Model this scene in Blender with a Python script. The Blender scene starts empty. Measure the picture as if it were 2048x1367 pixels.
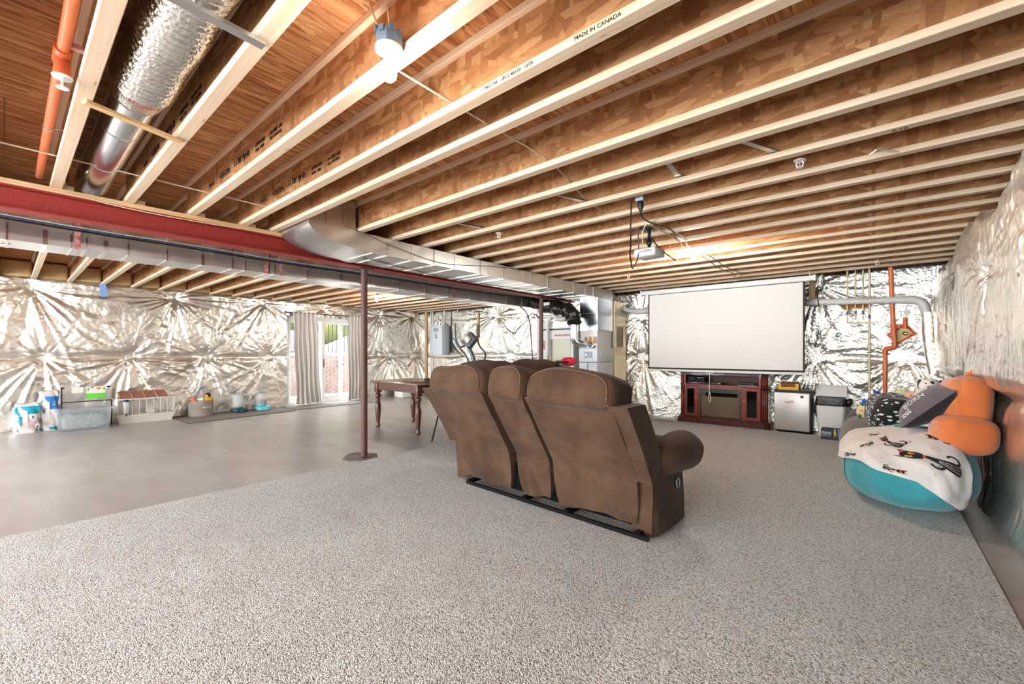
import bpy, bmesh, math, random
import numpy as np
from mathutils import Vector, Matrix, Euler
random.seed(7)
S = bpy.context.scene
COL = S.collection
R = math.radians
# ---------------------------------------------------------------- camera, sky, lamps, exposure
cam_d = bpy.data.cameras.new('camera'); cam = bpy.data.objects.new('camera', cam_d); COL.objects.link(cam)
cam.location = (0, 0, 1.3); cam.rotation_euler = (R(90), 0, R(40.2))
cam_d.sensor_width = 36; cam_d.lens = 36*856/2048; cam_d.shift_y = 20.5/2048; cam_d.clip_start = .05
S.camera = cam
SKY_STRENGTH = 9.0
BULB_POWER = 230.0      # near bulb
BULB_FAR = 1250.0     # the two far bulbs
BULB_REAR = 600.0     # bulbs outside the view, two of them added as fill
w = bpy.data.worlds.new('sky'); S.world = w; w.use_nodes = True
bg = w.node_tree.nodes['Background']; bg.inputs[0].default_value = (.87, .94, 1, 1); bg.inputs[1].default_value = SKY_STRENGTH
S.view_settings.view_transform = 'Standard'; S.view_settings.look = 'None'; S.view_settings.gamma = 1
S.view_settings.use_curve_mapping = False; S.view_settings.exposure = 0.95
S.cycles.max_bounces = 12; S.cycles.diffuse_bounces = 8; S.cycles.glossy_bounces = 7; S.cycles.transmission_bounces = 6
S.cycles.caustics_reflective = False; S.cycles.caustics_refractive = False; S.cycles.sample_clamp_indirect = 6
S.cycles.use_denoising = True; S.cycles.use_adaptive_sampling = True; S.cycles.adaptive_threshold = .02

# ---------------------------------------------------------------- helpers
def c(r, g, b): return tuple(((x/255)/12.92 if x/255 <= .04045 else ((x/255+.055)/1.055)**2.4) for x in (r, g, b)) + (1,)
def mat(name, col, rough=.6, metal=0, bump=None, vary=None, spec=.5, emit=None, alpha=1, trans=0, coat=0, stretch=(1, 1, 1), sheen=0, ior=1.45):
    m = bpy.data.materials.new(name); m.use_nodes = True; nt = m.node_tree; b = nt.nodes['Principled BSDF']; L = nt.links.new
    b.inputs['Base Color'].default_value = col; b.inputs['Roughness'].default_value = rough; b.inputs['Metallic'].default_value = metal
    b.inputs['Specular IOR Level'].default_value = spec; b.inputs['Alpha'].default_value = alpha
    b.inputs['Transmission Weight'].default_value = trans; b.inputs['Coat Weight'].default_value = coat; b.inputs['IOR'].default_value = ior
    b.inputs['Sheen Weight'].default_value = sheen
    if emit: b.inputs['Emission Color'].default_value = emit[0]; b.inputs['Emission Strength'].default_value = emit[1]
    if bump or vary:
        tc = nt.nodes.new('ShaderNodeTexCoord'); mp = nt.nodes.new('ShaderNodeMapping'); L(tc.outputs['Object'], mp.inputs[0]); mp.inputs['Scale'].default_value = stretch
    if vary:   # (second colour, noise scale, detail)
        n = nt.nodes.new('ShaderNodeTexNoise'); n.inputs['Scale'].default_value = vary[1]; n.inputs['Detail'].default_value = vary[2]; L(mp.outputs[0], n.inputs['Vector'])
        rp = nt.nodes.new('ShaderNodeValToRGB'); rp.color_ramp.elements[0].position = .35; rp.color_ramp.elements[1].position = .65
        rp.color_ramp.elements[0].color = col; rp.color_ramp.elements[1].color = vary[0]; L(n.outputs[0], rp.inputs[0]); L(rp.outputs[0], b.inputs['Base Color'])
    if bump:   # (scale, strength, detail)
        n2 = nt.nodes.new('ShaderNodeTexNoise'); n2.inputs['Scale'].default_value = bump[0]; n2.inputs['Detail'].default_value = bump[2] if len(bump) > 2 else 3
        L(mp.outputs[0], n2.inputs['Vector']); bp = nt.nodes.new('ShaderNodeBump'); bp.inputs['Strength'].default_value = bump[1]; bp.inputs['Distance'].default_value = .01
        L(n2.outputs[0], bp.inputs['Height']); L(bp.outputs[0], b.inputs['Normal'])
    return m
class N:
    """tiny node-graph builder"""
    def __init__(s, m): s.nt = m.node_tree; s.b = s.nt.nodes['Principled BSDF']
    def n(s, t, **k):
        x = s.nt.nodes.new('ShaderNode'+t)
        for a, v in k.items(): setattr(x, a, v)
        return x
    def l(s, a, b): s.nt.links.new(a, b)
    def coords(s, scale=(1, 1, 1), rot=(0, 0, 0), src=None):
        if src is None: src = s.n('TexCoord').outputs['Object']
        m = s.n('Mapping'); m.inputs['Scale'].default_value = scale; m.inputs['Rotation'].default_value = rot; s.l(src, m.inputs[0]); return m.outputs[0]
    def noise(s, v, scale, detail=2, rough=.5):
        x = s.n('TexNoise'); x.inputs['Scale'].default_value = scale; x.inputs['Detail'].default_value = detail; x.inputs['Roughness'].default_value = rough; s.l(v, x.inputs['Vector']); return x.outputs[0]
    def vor(s, v, scale, out='Color', feature='F1', rnd=1):
        x = s.n('TexVoronoi', feature=feature); x.inputs['Scale'].default_value = scale; x.inputs['Randomness'].default_value = rnd; s.l(v, x.inputs['Vector']); return x.outputs[out]
    def math(s, op, a, b=None, clamp=False):
        x = s.n('Math', operation=op); x.use_clamp = clamp
        for i, v in enumerate((a, b)):
            if v is None: continue
            if isinstance(v, (int, float)): x.inputs[i].default_value = v
            else: s.l(v, x.inputs[i])
        return x.outputs[0]
    def mix(s, f, a, b, mode='MIX'):
        x = s.n('Mix', data_type='RGBA', blend_type=mode)
        for i, v in ((0, f), (6, a), (7, b)):
            if isinstance(v, (int, float)): x.inputs[i].default_value = v
            elif isinstance(v, tuple): x.inputs[i].default_value = v
            else: s.l(v, x.inputs[i])
        return x.outputs[2]
    def ramp(s, f, stops):
        x = s.n('ValToRGB'); e = x.color_ramp.elements
        while len(e) < len(stops): e.new(.5)
        for i, (p, cc) in enumerate(stops): e[i].position = p; e[i].color = cc
        s.l(f, x.inputs[0]); return x.outputs[0]
    def sep(s, v):
        x = s.n('SeparateColor'); s.l(v, x.inputs[0]); return x.outputs[0]
    def bump(s, h, strength, dist=.01):
        x = s.n('Bump'); x.inputs['Strength'].default_value = strength; x.inputs['Distance'].default_value = dist; s.l(h, x.inputs['Height']); s.l(x.outputs[0], s.b.inputs['Normal'])
    def color(s, v): s.l(v, s.b.inputs['Base Color'])
class MB:
    def __init__(s): s.v = []; s.f = []
    def add(s, v, f):
        o = len(s.v); s.v += [tuple(p) for p in v]; s.f += [tuple(i+o for i in q) for q in f]; return s
    def box(s, c0, sz, rot=(0, 0, 0)):
        M = Euler(rot).to_matrix(); c0 = Vector(c0); x, y, z = sz[0]/2, sz[1]/2, sz[2]/2
        P = [c0+M @ Vector(p) for p in ((-x,-y,-z),(x,-y,-z),(x,y,-z),(-x,y,-z),(-x,-y,z),(x,-y,z),(x,y,z),(-x,y,z))]
        return s.add(P, [(0,3,2,1),(4,5,6,7),(0,1,5,4),(1,2,6,5),(2,3,7,6),(3,0,4,7)])
    def b2(s, a, b): return s.box([(p+q)/2 for p, q in zip(a, b)], [abs(q-p) for p, q in zip(a, b)])
    def rbox(s, c0, sz, r=.01, seg=2, rot=(0, 0, 0), fn=None, sub=0):
        bm = bmesh.new(); bmesh.ops.create_cube(bm, size=1)
        for v in bm.verts: v.co = Vector((v.co.x*sz[0], v.co.y*sz[1], v.co.z*sz[2]))
        bmesh.ops.bevel(bm, geom=bm.edges[:], offset=min(r, min(sz)*.49), segments=seg, affect='EDGES', profile=.5)
        if sub: bmesh.ops.subdivide_edges(bm, edges=[e for e in bm.edges if e.calc_length() > max(sz)*.3], cuts=sub, use_grid_fill=True)
        M = Euler(rot).to_matrix(); c0 = Vector(c0); bm.verts.index_update()
        V = []
        for v in bm.verts:
            p = Vector(v.co)
            if fn: p = Vector(fn(p))
            V.append(c0+M @ p)
        s.add(V, [[v.index for v in f.verts] for f in bm.faces]); bm.free(); return s
    def cyl(s, p0, p1, r0, r1=None, n=16, caps=True):
        r1 = r0 if r1 is None else r1; p0 = Vector(p0); p1 = Vector(p1); d = (p1-p0).normalized()
        a = d.orthogonal().normalized(); b = d.cross(a)
        V = []
        for p, r in ((p0, r0), (p1, r1)):
            for i in range(n):
                t = 2*math.pi*i/n; V.append(p+a*(r*math.cos(t))+b*(r*math.sin(t)))
        F = [(i, (i+1) % n, n+(i+1) % n, n+i) for i in range(n)]
        if caps: F += [tuple(range(n))[::-1], tuple(range(n, 2*n))]
        return s.add(V, F)
    def tube(s, path, r, n=8, caps=True, radii=None, smooth=0, closed=False):
        P = [Vector(p) for p in path]
        for _ in range(smooth):
            Q = [P[0]]
            for a, b in zip(P, P[1:]): Q += [a*.75+b*.25, a*.25+b*.75]
            P = Q+[P[-1]]
        m = len(P); a = None; V = []
        for i, p in enumerate(P):
            d = (P[min(i+1, m-1)]-P[max(i-1, 0)])
            if d.length < 1e-9: d = Vector((0, 0, 1))
            d.normalize()
            a = d.orthogonal() if a is None else a-d*a.dot(d)
            if a.length < 1e-6: a = d.orthogonal()
            a.normalize(); b = d.cross(a)
            rr = radii(i/(m-1)) if radii else r
            for k in range(n):
                t = 2*math.pi*k/n; V.append(p+a*(rr*math.cos(t))+b*(rr*math.sin(t)))
        F = [(i*n+k, i*n+(k+1) % n, (i+1)*n+(k+1) % n, (i+1)*n+k) for i in range(m-1) for k in range(n)]
        if caps: F += [tuple(range(n))[::-1], tuple(range((m-1)*n, m*n))]
        return s.add(V, F)
    def lathe(s, prof, c0=(0, 0, 0), n=24, axis='z', caps=True):
        V = []; c0 = Vector(c0)
        for r, z in prof:
            for i in range(n):
                t = 2*math.pi*i/n; x, y = r*math.cos(t), r*math.sin(t)
                V.append(c0+Vector((x, y, z) if axis == 'z' else ((z, x, y) if axis == 'x' else (x, z, y))))
        m = len(prof); F = [(i*n+k, i*n+(k+1) % n, (i+1)*n+(k+1) % n, (i+1)*n+k) for i in range(m-1) for k in range(n)]
        if caps: F += [tuple(range(n))[::-1], tuple(range((m-1)*n, m*n))]
        return s.add(V, F)
    def blob(s, c0, h, e=(1, 1), rot=(0, 0, 0), nu=28, nv=16, fn=None):
        M = Euler(rot).to_matrix(); c0 = Vector(c0)
        def sp(x, p): return math.copysign(abs(x)**p, x)
        V = []
        for j in range(nv+1):
            ph = -math.pi/2+math.pi*j/nv
            for i in range(nu):
                t = 2*math.pi*i/nu
                p = Vector((h[0]*sp(math.cos(ph), e[0])*sp(math.cos(t), e[1]), h[1]*sp(math.cos(ph), e[0])*sp(math.sin(t), e[1]), h[2]*sp(math.sin(ph), e[0])))
                if fn: p = Vector(fn(p))
                V.append(c0+M @ p)
        F = [(j*nu+i, j*nu+(i+1) % nu, (j+1)*nu+(i+1) % nu, (j+1)*nu+i) for j in range(nv) for i in range(nu)]
        return s.add(V, F)
    def grid(s, fn, nu, nv, thick=None):
        V = [Vector(fn(i/nu, j/nv)) for j in range(nv+1) for i in range(nu+1)]
        F = [(j*(nu+1)+i, j*(nu+1)+i+1, (j+1)*(nu+1)+i+1, (j+1)*(nu+1)+i) for j in range(nv) for i in range(nu)]
        if thick:
            t = Vector(thick); o = len(V); W = [p+t for p in V]; F2 = [tuple(q+o for q in f[::-1]) for f in F]; e = []
            k = nu+1
            ring = [i for i in range(k)]+[j*k+nu for j in range(1, nv+1)]+[nv*k+i for i in range(nu-1, -1, -1)]+[j*k for j in range(nv-1, 0, -1)]
            for a, b in zip(ring, ring[1:]+ring[:1]): e.append((a, a+o, b+o, b))
            V += W; F = F+F2+e
        return s.add(V, F)
    def prism(s, poly, a, b, plane='xz'):
        def P(p, t): return {'xz': (p[0], t, p[1]), 'yz': (t, p[0], p[1]), 'xy': (p[0], p[1], t)}[plane]
        n = len(poly); V = [P(p, a) for p in poly]+[P(p, b) for p in poly]
        return s.add(V, [tuple(range(n))[::-1], tuple(range(n, 2*n))]+[(i, (i+1) % n, n+(i+1) % n, n+i) for i in range(n)])
    def build(s, name, m, parent=None, smooth=True, label=None, kind=None, ang=38, off=True):
        me = bpy.data.meshes.new(name); V = s.v
        if parent is not None and off:
            o = WORLD_OF.get(parent.name)
            if o is not None: V = [(p[0]-o[0], p[1]-o[1], p[2]-o[2]) for p in V]
        me.from_pydata([tuple(p) for p in V], [], s.f)
        if len(s.f) < 40000:
            bm = bmesh.new(); bm.from_mesh(me); bmesh.ops.recalc_face_normals(bm, faces=bm.faces[:]); bm.to_mesh(me); bm.free()
        me.materials.append(m)
        if smooth:
            me.polygons.foreach_set('use_smooth', [True]*len(me.polygons)); me.set_sharp_from_angle(angle=R(ang))
        ob = bpy.data.objects.new(name, me); COL.objects.link(ob)
        if parent is not None:
            ob.parent = parent
            if parent.name in WORLD_OF: WORLD_OF[ob.name] = WORLD_OF[parent.name]
        if label: ob['label'] = label
        if kind: ob['kind'] = kind
        return ob
WORLD_OF = {}      # world offset of each thing whose parts are written in world coordinates
def thing(name, label, cat, loc=(0, 0, 0), rotz=0, group=None, local=False):
    o = bpy.data.objects.new(name, None); COL.objects.link(o); o.empty_display_size = .1
    o.location = loc; o.rotation_euler = (0, 0, rotz); o['label'] = label; o['category'] = cat
    if group: o['group'] = group
    if not local: WORLD_OF[o.name] = tuple(loc)
    return o
def single(mb, name, m, label, cat, group=None, smooth=True, kind=None):
    """a thing that is one mesh; its origin goes to the bottom centre"""
    V = mb.v; lo = [min(p[i] for p in V) for i in range(3)]; hi = [max(p[i] for p in V) for i in range(3)]
    o = ((lo[0]+hi[0])/2, (lo[1]+hi[1])/2, lo[2]); mb.v = [(p[0]-o[0], p[1]-o[1], p[2]-o[2]) for p in V]
    ob = mb.build(name, m, None, smooth, kind=kind); ob.location = o; ob['label'] = label; ob['category'] = cat; WORLD_OF[ob.name] = o
    if group: ob['group'] = group
    return ob
def struct(ob): ob['kind'] = 'structure'; return ob
def copy_thing(t, loc, rotz=None, label=None):
    def cp(o, par):
        q = o.copy(); COL.objects.link(q)
        if par: q.parent = par
        for ch in list(o.children): cp(ch, q)
        return q
    q = cp(t, None); q.location = loc; WORLD_OF[q.name] = tuple(loc)
    if rotz is not None: q.rotation_euler = (0, 0, rotz)
    if label: q['label'] = label
    return q
def text(body, size, M, m, parent, name='lettering', ext=.0006, align='LEFT', sx=1, bold=0):
    cu = bpy.data.curves.new('t', 'FONT'); cu.body = body; cu.size = size; cu.extrude = ext; cu.align_x = align; cu.resolution_u = 2; cu.offset = bold
    tmp = bpy.data.objects.new('t', cu); COL.objects.link(tmp)
    dg = bpy.context.evaluated_depsgraph_get(); me = bpy.data.meshes.new_from_object(tmp.evaluated_get(dg)); bpy.data.objects.remove(tmp); bpy.data.curves.remove(cu)
    T = M @ Matrix.Diagonal((sx, 1, 1, 1))
    if parent is not None and parent.name in WORLD_OF: T = Matrix.Translation([-x for x in WORLD_OF[parent.name]]) @ T
    me.transform(T); me.materials.clear(); me.materials.append(m)
    ob = bpy.data.objects.new(name, me); COL.objects.link(ob); ob.parent = parent
    return ob
def basis(o, x, y):
    x = Vector(x).normalized(); y = Vector(y); y = (y-x*y.dot(x)).normalized(); z = x.cross(y)
    return Matrix(((x.x, y.x, z.x, o[0]), (x.y, y.y, z.y, o[1]), (x.z, y.z, z.z, o[2]), (0, 0, 0, 1)))
# numpy value noise
_rs = np.random.RandomState(3); _lat = _rs.rand(256, 256)
def vn(x, y):
    xi = np.floor(x).astype(int); yi = np.floor(y).astype(int); fx = x-xi; fy = y-yi; fx = fx*fx*(3-2*fx); fy = fy*fy*(3-2*fy)
    g = lambda a, b: _lat[a % 256, b % 256]
    return (g(xi, yi)*(1-fx)+g(xi+1, yi)*fx)*(1-fy)+(g(xi, yi+1)*(1-fx)+g(xi+1, yi+1)*fx)*fy
def fbm(x, y, o=4):
    t = 0; a = .5
    for k in range(o): t = t+a*(vn(x*2**k+17*k, y*2**k+31*k)-.5)*2; a *= .5
    return t
def ridge(x, y, o=3):
    t = 0; a = .6
    for k in range(o): t = t+a*(1-np.abs(vn(x*2**k+11*k, y*2**k+7*k)-.5)*2); a *= .5
    return t
# ---------------------------------------------------------------- materials
def osb(name, sc, ramp, bump=.25):
    m = mat(name, (.5, .3, .15, 1), .75, spec=.25); g = N(m); src = g.n('TexCoord').outputs['Object']
    ns = g.n('TexNoise'); ns.inputs['Scale'].default_value = 9; ns.inputs['Detail'].default_value = 2; g.l(src, ns.inputs['Vector'])
    vm = g.n('VectorMath', operation='MULTIPLY_ADD'); g.l(ns.outputs['Color'], vm.inputs[0]); vm.inputs[1].default_value = (.012, .012, .012); g.l(src, vm.inputs[2]); p = vm.outputs[0]
    L3 = []
    for q, r in sc:
        sp = g.n('SeparateColor'); g.l(g.vor(g.coords(q, r, p), 1), sp.inputs[0]); L3.append(sp.outputs)
    v = g.mix(g.math('GREATER_THAN', L3[1][0], .45), L3[2][1], L3[1][1]); v = g.mix(g.math('GREATER_THAN', L3[0][0], .52), v, L3[0][1])
    fine = g.noise(g.coords(sc[0][0], sc[0][1], p), 5, 5, .7)
    f = g.math('ADD', g.math('MULTIPLY', g.sep(v), .56), g.math('MULTIPLY', fine, .52))
    big = g.noise(p, 1.3, 2); f = g.math('ADD', f, g.math('MULTIPLY', g.math('SUBTRACT', big, .5), .35))
    g.color(g.ramp(f, ramp)); g.bump(f, bump, .006); return m
M = {}
RW = [(.12, c(126, 80, 48)), (.36, c(160, 108, 68)), (.6, c(178, 126, 82)), (.9, c(204, 158, 112))]
RP = [(.12, c(112, 66, 38)), (.34, c(172, 112, 68)), (.6, c(198, 140, 92)), (.88, c(222, 172, 122))]
M['web'] = osb('osb_web', [((8, 30, 30), (0, 1.25, 0)), ((24, 30, 7), (0, .35, 0)), ((9, 30, 26), (0, -1.0, 0))], RW)
M['panel'] = osb('osb_subfloor', [((42, 4.2, 20), (0, 0, .06)), ((30, 5, 20), (0, 0, -.22)), ((60, 7, 20), (0, 0, .15))], RP, .35)
def lumber(name, a, b, stretch, knots=True):
    m = mat(name, a, .65, spec=.3); g = N(m); v = g.coords(stretch)
    n = g.noise(v, 1, 4, .6); col = g.ramp(n, [(.3, a), (.7, b)])
    src = g.coords((1, 1, 1))
    if knots:
        k = g.vor(g.coords((2.2, 12, 12)), 1, 'Distance'); col = g.mix(g.ramp(k, [(.03, (.6, .6, .6, 1)), (.06, (0, 0, 0, 1))]), col, c(140, 88, 48))
    g.color(col); g.bump(n, .15, .004); return m
M['flange'] = lumber('flange_lumber', c(236, 213, 186), c(220, 186, 150), (1.5, 45, 45))
M['plate'] = lumber('plate_lumber', c(232, 196, 148), c(208, 164, 112), (45, 1.5, 45))
M['stud'] = lumber('stud_lumber', c(226, 190, 144), c(200, 158, 110), (45, 45, 1.5), False)
def foilmat(name, col, rough, s1, b1, metal=1):
    m = mat(name, col, rough, metal); g = N(m); p = g.coords()
    n = g.noise(p, s1, 3, .6); v = g.vor(p, s1*1.9, 'Distance', 'DISTANCE_TO_EDGE') if False else g.vor(p, s1*1.6, 'Distance')
    h = g.math('ADD', n, g.math('MULTIPLY', v, .8)); fine = g.noise(p, s1*5, 2); h = g.math('ADD', h, g.math('MULTIPLY', fine, .25))
    g.bump(h, b1, .012); return m
M['foil'] = foilmat('foil_blanket', c(248, 243, 234), .37, 10, .5)
M['foil_r'] = foilmat('foil_blanket_smooth', c(248, 243, 236), .34, 14, .4)
M['flex'] = foilmat('flex_jacket', c(235, 232, 226), .2, 40, .35)
M['galv'] = mat('galvanized', c(214, 213, 210), .3, .93, bump=(5, .06, 2), vary=(c(206, 205, 202), 6, 2))
M['galv_b'] = mat('galvanized_bright', c(222, 226, 230), .2, 1, bump=(7, .1, 2))
M['red'] = mat('red_primer', c(164, 54, 46), .55, bump=(180, .25, 2), vary=(c(146, 44, 38), 60, 4))
M['post'] = mat('post_paint', c(92, 58, 50), .5, bump=(60, .1), vary=(c(80, 48, 42), 8, 3))
M['concrete_wall'] = mat('concrete_wall', c(150, 146, 140), .9, bump=(30, .3))
def concrete():
    m = mat('concrete_floor', c(128, 122, 117), .3, spec=.5); g = N(m); p = g.coords((1, 3.2, 1)); q = g.coords()
    n = g.noise(p, 1.1, 5, .62); n2 = g.noise(q, .35, 3); f = g.math('ADD', g.math('MULTIPLY', n, .6), g.math('MULTIPLY', n2, .5))
    col = g.ramp(f, [(.34, c(150, 145, 141)), (.52, c(170, 165, 161)), (.7, c(188, 184, 180))])
    st = g.noise(g.coords((1.5, 14, 1), (0, 0, .35)), 1.7, 3, .6)
    col = g.mix(g.ramp(st, [(.62, (0, 0, 0, 1)), (.85, (.4, .4, .4, 1))]), col, c(208, 205, 202)); g.color(col)
    return m
M['floor'] = concrete()
def carpetmat():
    m = mat('carpet_pile', c(205, 199, 194), .95, spec=.1, sheen=.3); g = N(m); q = g.coords()
    v = g.vor(q, 150, 'Distance'); vc = g.sep(g.vor(q, 150)); n = g.noise(q, 70, 3, .6); b = g.noise(q, 1.6, 4)
    f = g.math('ADD', g.math('MULTIPLY', n, .75), g.math('MULTIPLY', vc, .3)); f = g.math('SUBTRACT', f, g.math('MULTIPLY', v, .14))
    col = g.ramp(f, [(.24, c(116, 110, 107)), (.38, c(196, 193, 189)), (.5, c(231, 229, 225)), (.7, c(245, 244, 240))])
    g.color(g.mix(g.math('MULTIPLY', g.math('SUBTRACT', b, .38, True), .6), col, c(176, 168, 160)))
    g.bump(g.math('SUBTRACT', f, g.math('MULTIPLY', v, .5)), .9, .012); return m
M['carpet'] = carpetmat()
def suede(name, a, b, d):
    m = mat(name, a, .85, spec=.15, sheen=.08); g = N(m); q = g.coords(); n = g.noise(q, 5, 6, .62); n2 = g.noise(g.coords((1, 1, .6)), 2.2, 3)
    f = g.math('ADD', g.math('MULTIPLY', n, .6), g.math('MULTIPLY', n2, .4)); g.color(g.ramp(f, [(.36, d), (.5, a), (.64, b)])); g.bump(g.noise(q, 9, 4), .18, .02); return m
M['suede'] = suede('brown_suede', c(80, 58, 44), c(94, 70, 53), c(64, 46, 35))
M['seam'] = mat('seam_thread', c(104, 76, 56), .85)
M['black'] = mat('black_plastic', c(22, 22, 24), .45); M['blackm'] = mat('black_metal', c(20, 20, 22), .4, .6)
M['dark'] = mat('dark_cavity', c(8, 8, 9), .8, spec=.1)
M['white'] = mat('white_plastic', c(232, 230, 226), .45); M['cream'] = mat('cream_plastic', c(222, 214, 200), .5)
M['grayp'] = mat('gray_plastic', c(160, 162, 166), .45); M['pvc'] = mat('pvc_pipe', c(214, 209, 203), .4)
M['blue'] = mat('blue_plastic', c(108, 128, 146), .5)
M['orange'] = mat('orange_pipe', c(224, 126, 80), .42); M['orange_d'] = mat('orange_fitting', c(214, 106, 62), .42)
M['brass'] = mat('brass', c(190, 150, 80), .35, 1)
M['cable'] = mat('white_cable', c(228, 214, 190), .5)
M['ink'] = mat('black_ink', c(26, 18, 14), .8); M['inkred'] = mat('red_ink', c(190, 50, 60), .8); M['inkw'] = mat('white_print', c(240, 240, 240), .8)
M['redmottle'] = mat('mottled_red', c(168, 58, 52), .5, vary=(c(214, 176, 168), 22, 3))
M['bluec'] = mat('blue_cable', c(42, 74, 120), .45)
M['insert'] = mat('firebox_frame', c(64, 56, 50), .35, .3)
M['log'] = mat('ash_log', c(122, 108, 92), .9, bump=(30, .6))
M['darkgray'] = mat('dark_gray_plastic', c(72, 72, 76), .45)
M['plate2'] = mat('brown_block', c(160, 98, 52), .7)
M['gray_wire'] = mat('gray_wire', c(120, 110, 98), .6)
M['tealseam'] = mat('teal_seam', c(40, 112, 120), .9)
M['batt'] = mat('kraft_batt', c(196, 160, 108), .9, bump=(12, .6), vary=(c(214, 184, 136), 6, 3))
M['bulb_far'] = mat('lit_bulb_far', c(255, 250, 240), .4, emit=((1, .95, .87, 1), BULB_FAR))
M['bulb_rear'] = mat('lit_bulb_rear', c(255, 250, 240), .4, emit=((1, .95, .87, 1), BULB_REAR))
M['foil_b'] = foilmat('foil_blanket_crumpled', c(248, 243, 234), .36, 19, .6)
M['bulb'] = mat('lit_bulb', c(255, 250, 240), .4, emit=((1, .95, .87, 1), BULB_POWER))
# ---------------------------------------------------------------- structure
LX, BX, RX = -10.98, 8.72, .86      # left wall, back wall and right wall planes (inner concrete faces)
ZJ, ZS = 2.54, 2.85                 # underside of joists, underside of subfloor
struct(MB().b2((-11.4, -5.0, -.15), (1.2, 9.1, 0)).build('floor', M['floor'], smooth=False))
ceil = struct(MB().b2((-11.4, -5.0, ZS+.022), (1.2, 9.1, ZS+.12)).build('ceiling', M['panel'], smooth=False))
pm = None; W_, L_ = 1.219, 2.438
for i in range(11):
    for j in range(7):
        x0 = -11.35+i*W_; y0 = -6.1+j*L_+(i % 2)*W_
        y1 = min(y0+L_, 9.05); y0 = max(y0, -5.0)
        if y1-y0 < .2 or x0 > 1.1: continue
        x1 = min(x0+W_, 1.15)
        MB().b2((x0+.0015, y0+.0015, ZS), (x1-.0015, y1-.0015, ZS+.02)).build('subfloor_panel', M['panel'], ceil, smooth=False)
# I-joists
def joist_mesh(x0, x1):
    wb = MB().b2((x0, -.005, .036), (x1, .005, ZS-ZJ-.036))
    fl = MB().rbox(((x0+x1)/2, 0, .019), (x1-x0, .064, .038), .003, 1)
    return wb, fl
def joists(ys, x0, x1):
    wb, fl = joist_mesh(x0, x1); first = None; out = []
    for y in ys:
        if first is None:
            j = wb.build('joist', M['web'], ceil, smooth=False); b = fl.build('bottom_flange', M['flange'], j); t = b.copy(); t.name = 'top_flange'; COL.objects.link(t); t.location.z = ZS-ZJ-.0381
            first = (j, b, t)
        else:
            j = first[0].copy(); COL.objects.link(j)
            for k in first[1:]:
                q = k.copy(); COL.objects.link(q); q.parent = j
        j.location = (0, y, ZJ); out.append(j)
    return out
YR = [-4.8+.42*k for k in range(8)]+[-1.44, -1.02, -.6, -.18, .248, .665, 1.093, 1.508, 1.785]+[2.37+.419*k for k in range(15)]
YL = [-4.8+.43*k for k in range(7)]+[-1.8, -1.37, -.94, -.51, -.1]+[.31+.425*k for k in range(20)]
JR = joists(YR, -4.86, .84); JL = joists(YL, -10.95, -4.72)
# mill stamps on the webs of the near joists, and the edge print
for k, x in ((13, -4.12), (14, -4.2), (15, -4.28)):
    y = YR[k]-.0068; z = ZJ+.12
    def T(t, dx, dz, s, sx=1): text(t, s, Matrix.Translation((x+dx, -.0068, .12+dz)) @ Matrix.Rotation(R(90), 4, 'X'), M['ink'], JR[k], 'stamp', sx=sx, bold=s*.02)
    T('POLJOIST', 0, .0, .036); T('= LEACOM', .26, .0, .05); T('11 7/8" PJI 40', .60, .0, .062, .9); T('APPROVED', 1.02, .02, .034); T('NAIL 1-08A', 1.02, -.016, .03); T('LIG-4708 1-203', 1.26, .02, .03); T('12BC 12BC&PH)', 1.26, -.012, .026)
    f = MB()
    f.b2((x-.012, -.0066, .11), (x+.205, -.0058, .114)); f.b2((x-.012, -.0066, .16), (x+.205, -.0058, .164)); f.b2((x+.3, -.0066, .11), (x+.54, -.0058, .114)); f.build('stamp', M['ink'], JR[k], smooth=False)
text('MADE IN CANADA', .024, Matrix.Translation((-.92, -.0335, .009)) @ Matrix.Rotation(R(90), 4, 'X'), M['ink'], JR[15], 'edge_print')
text('MILL 144    SPS 2 40/122 - 12/20', .022, Matrix.Translation((-1.42, -.0335, .009)) @ Matrix.Rotation(R(90), 4, 'X'), M['ink'], JR[15], 'edge_print')
text('52 16 75\n52 16 05', .018, Matrix.Translation((.08, .0, -.0005)) @ Matrix.Rotation(R(180), 4, 'X'), M['ink'], JR[19], 'edge_print')
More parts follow.
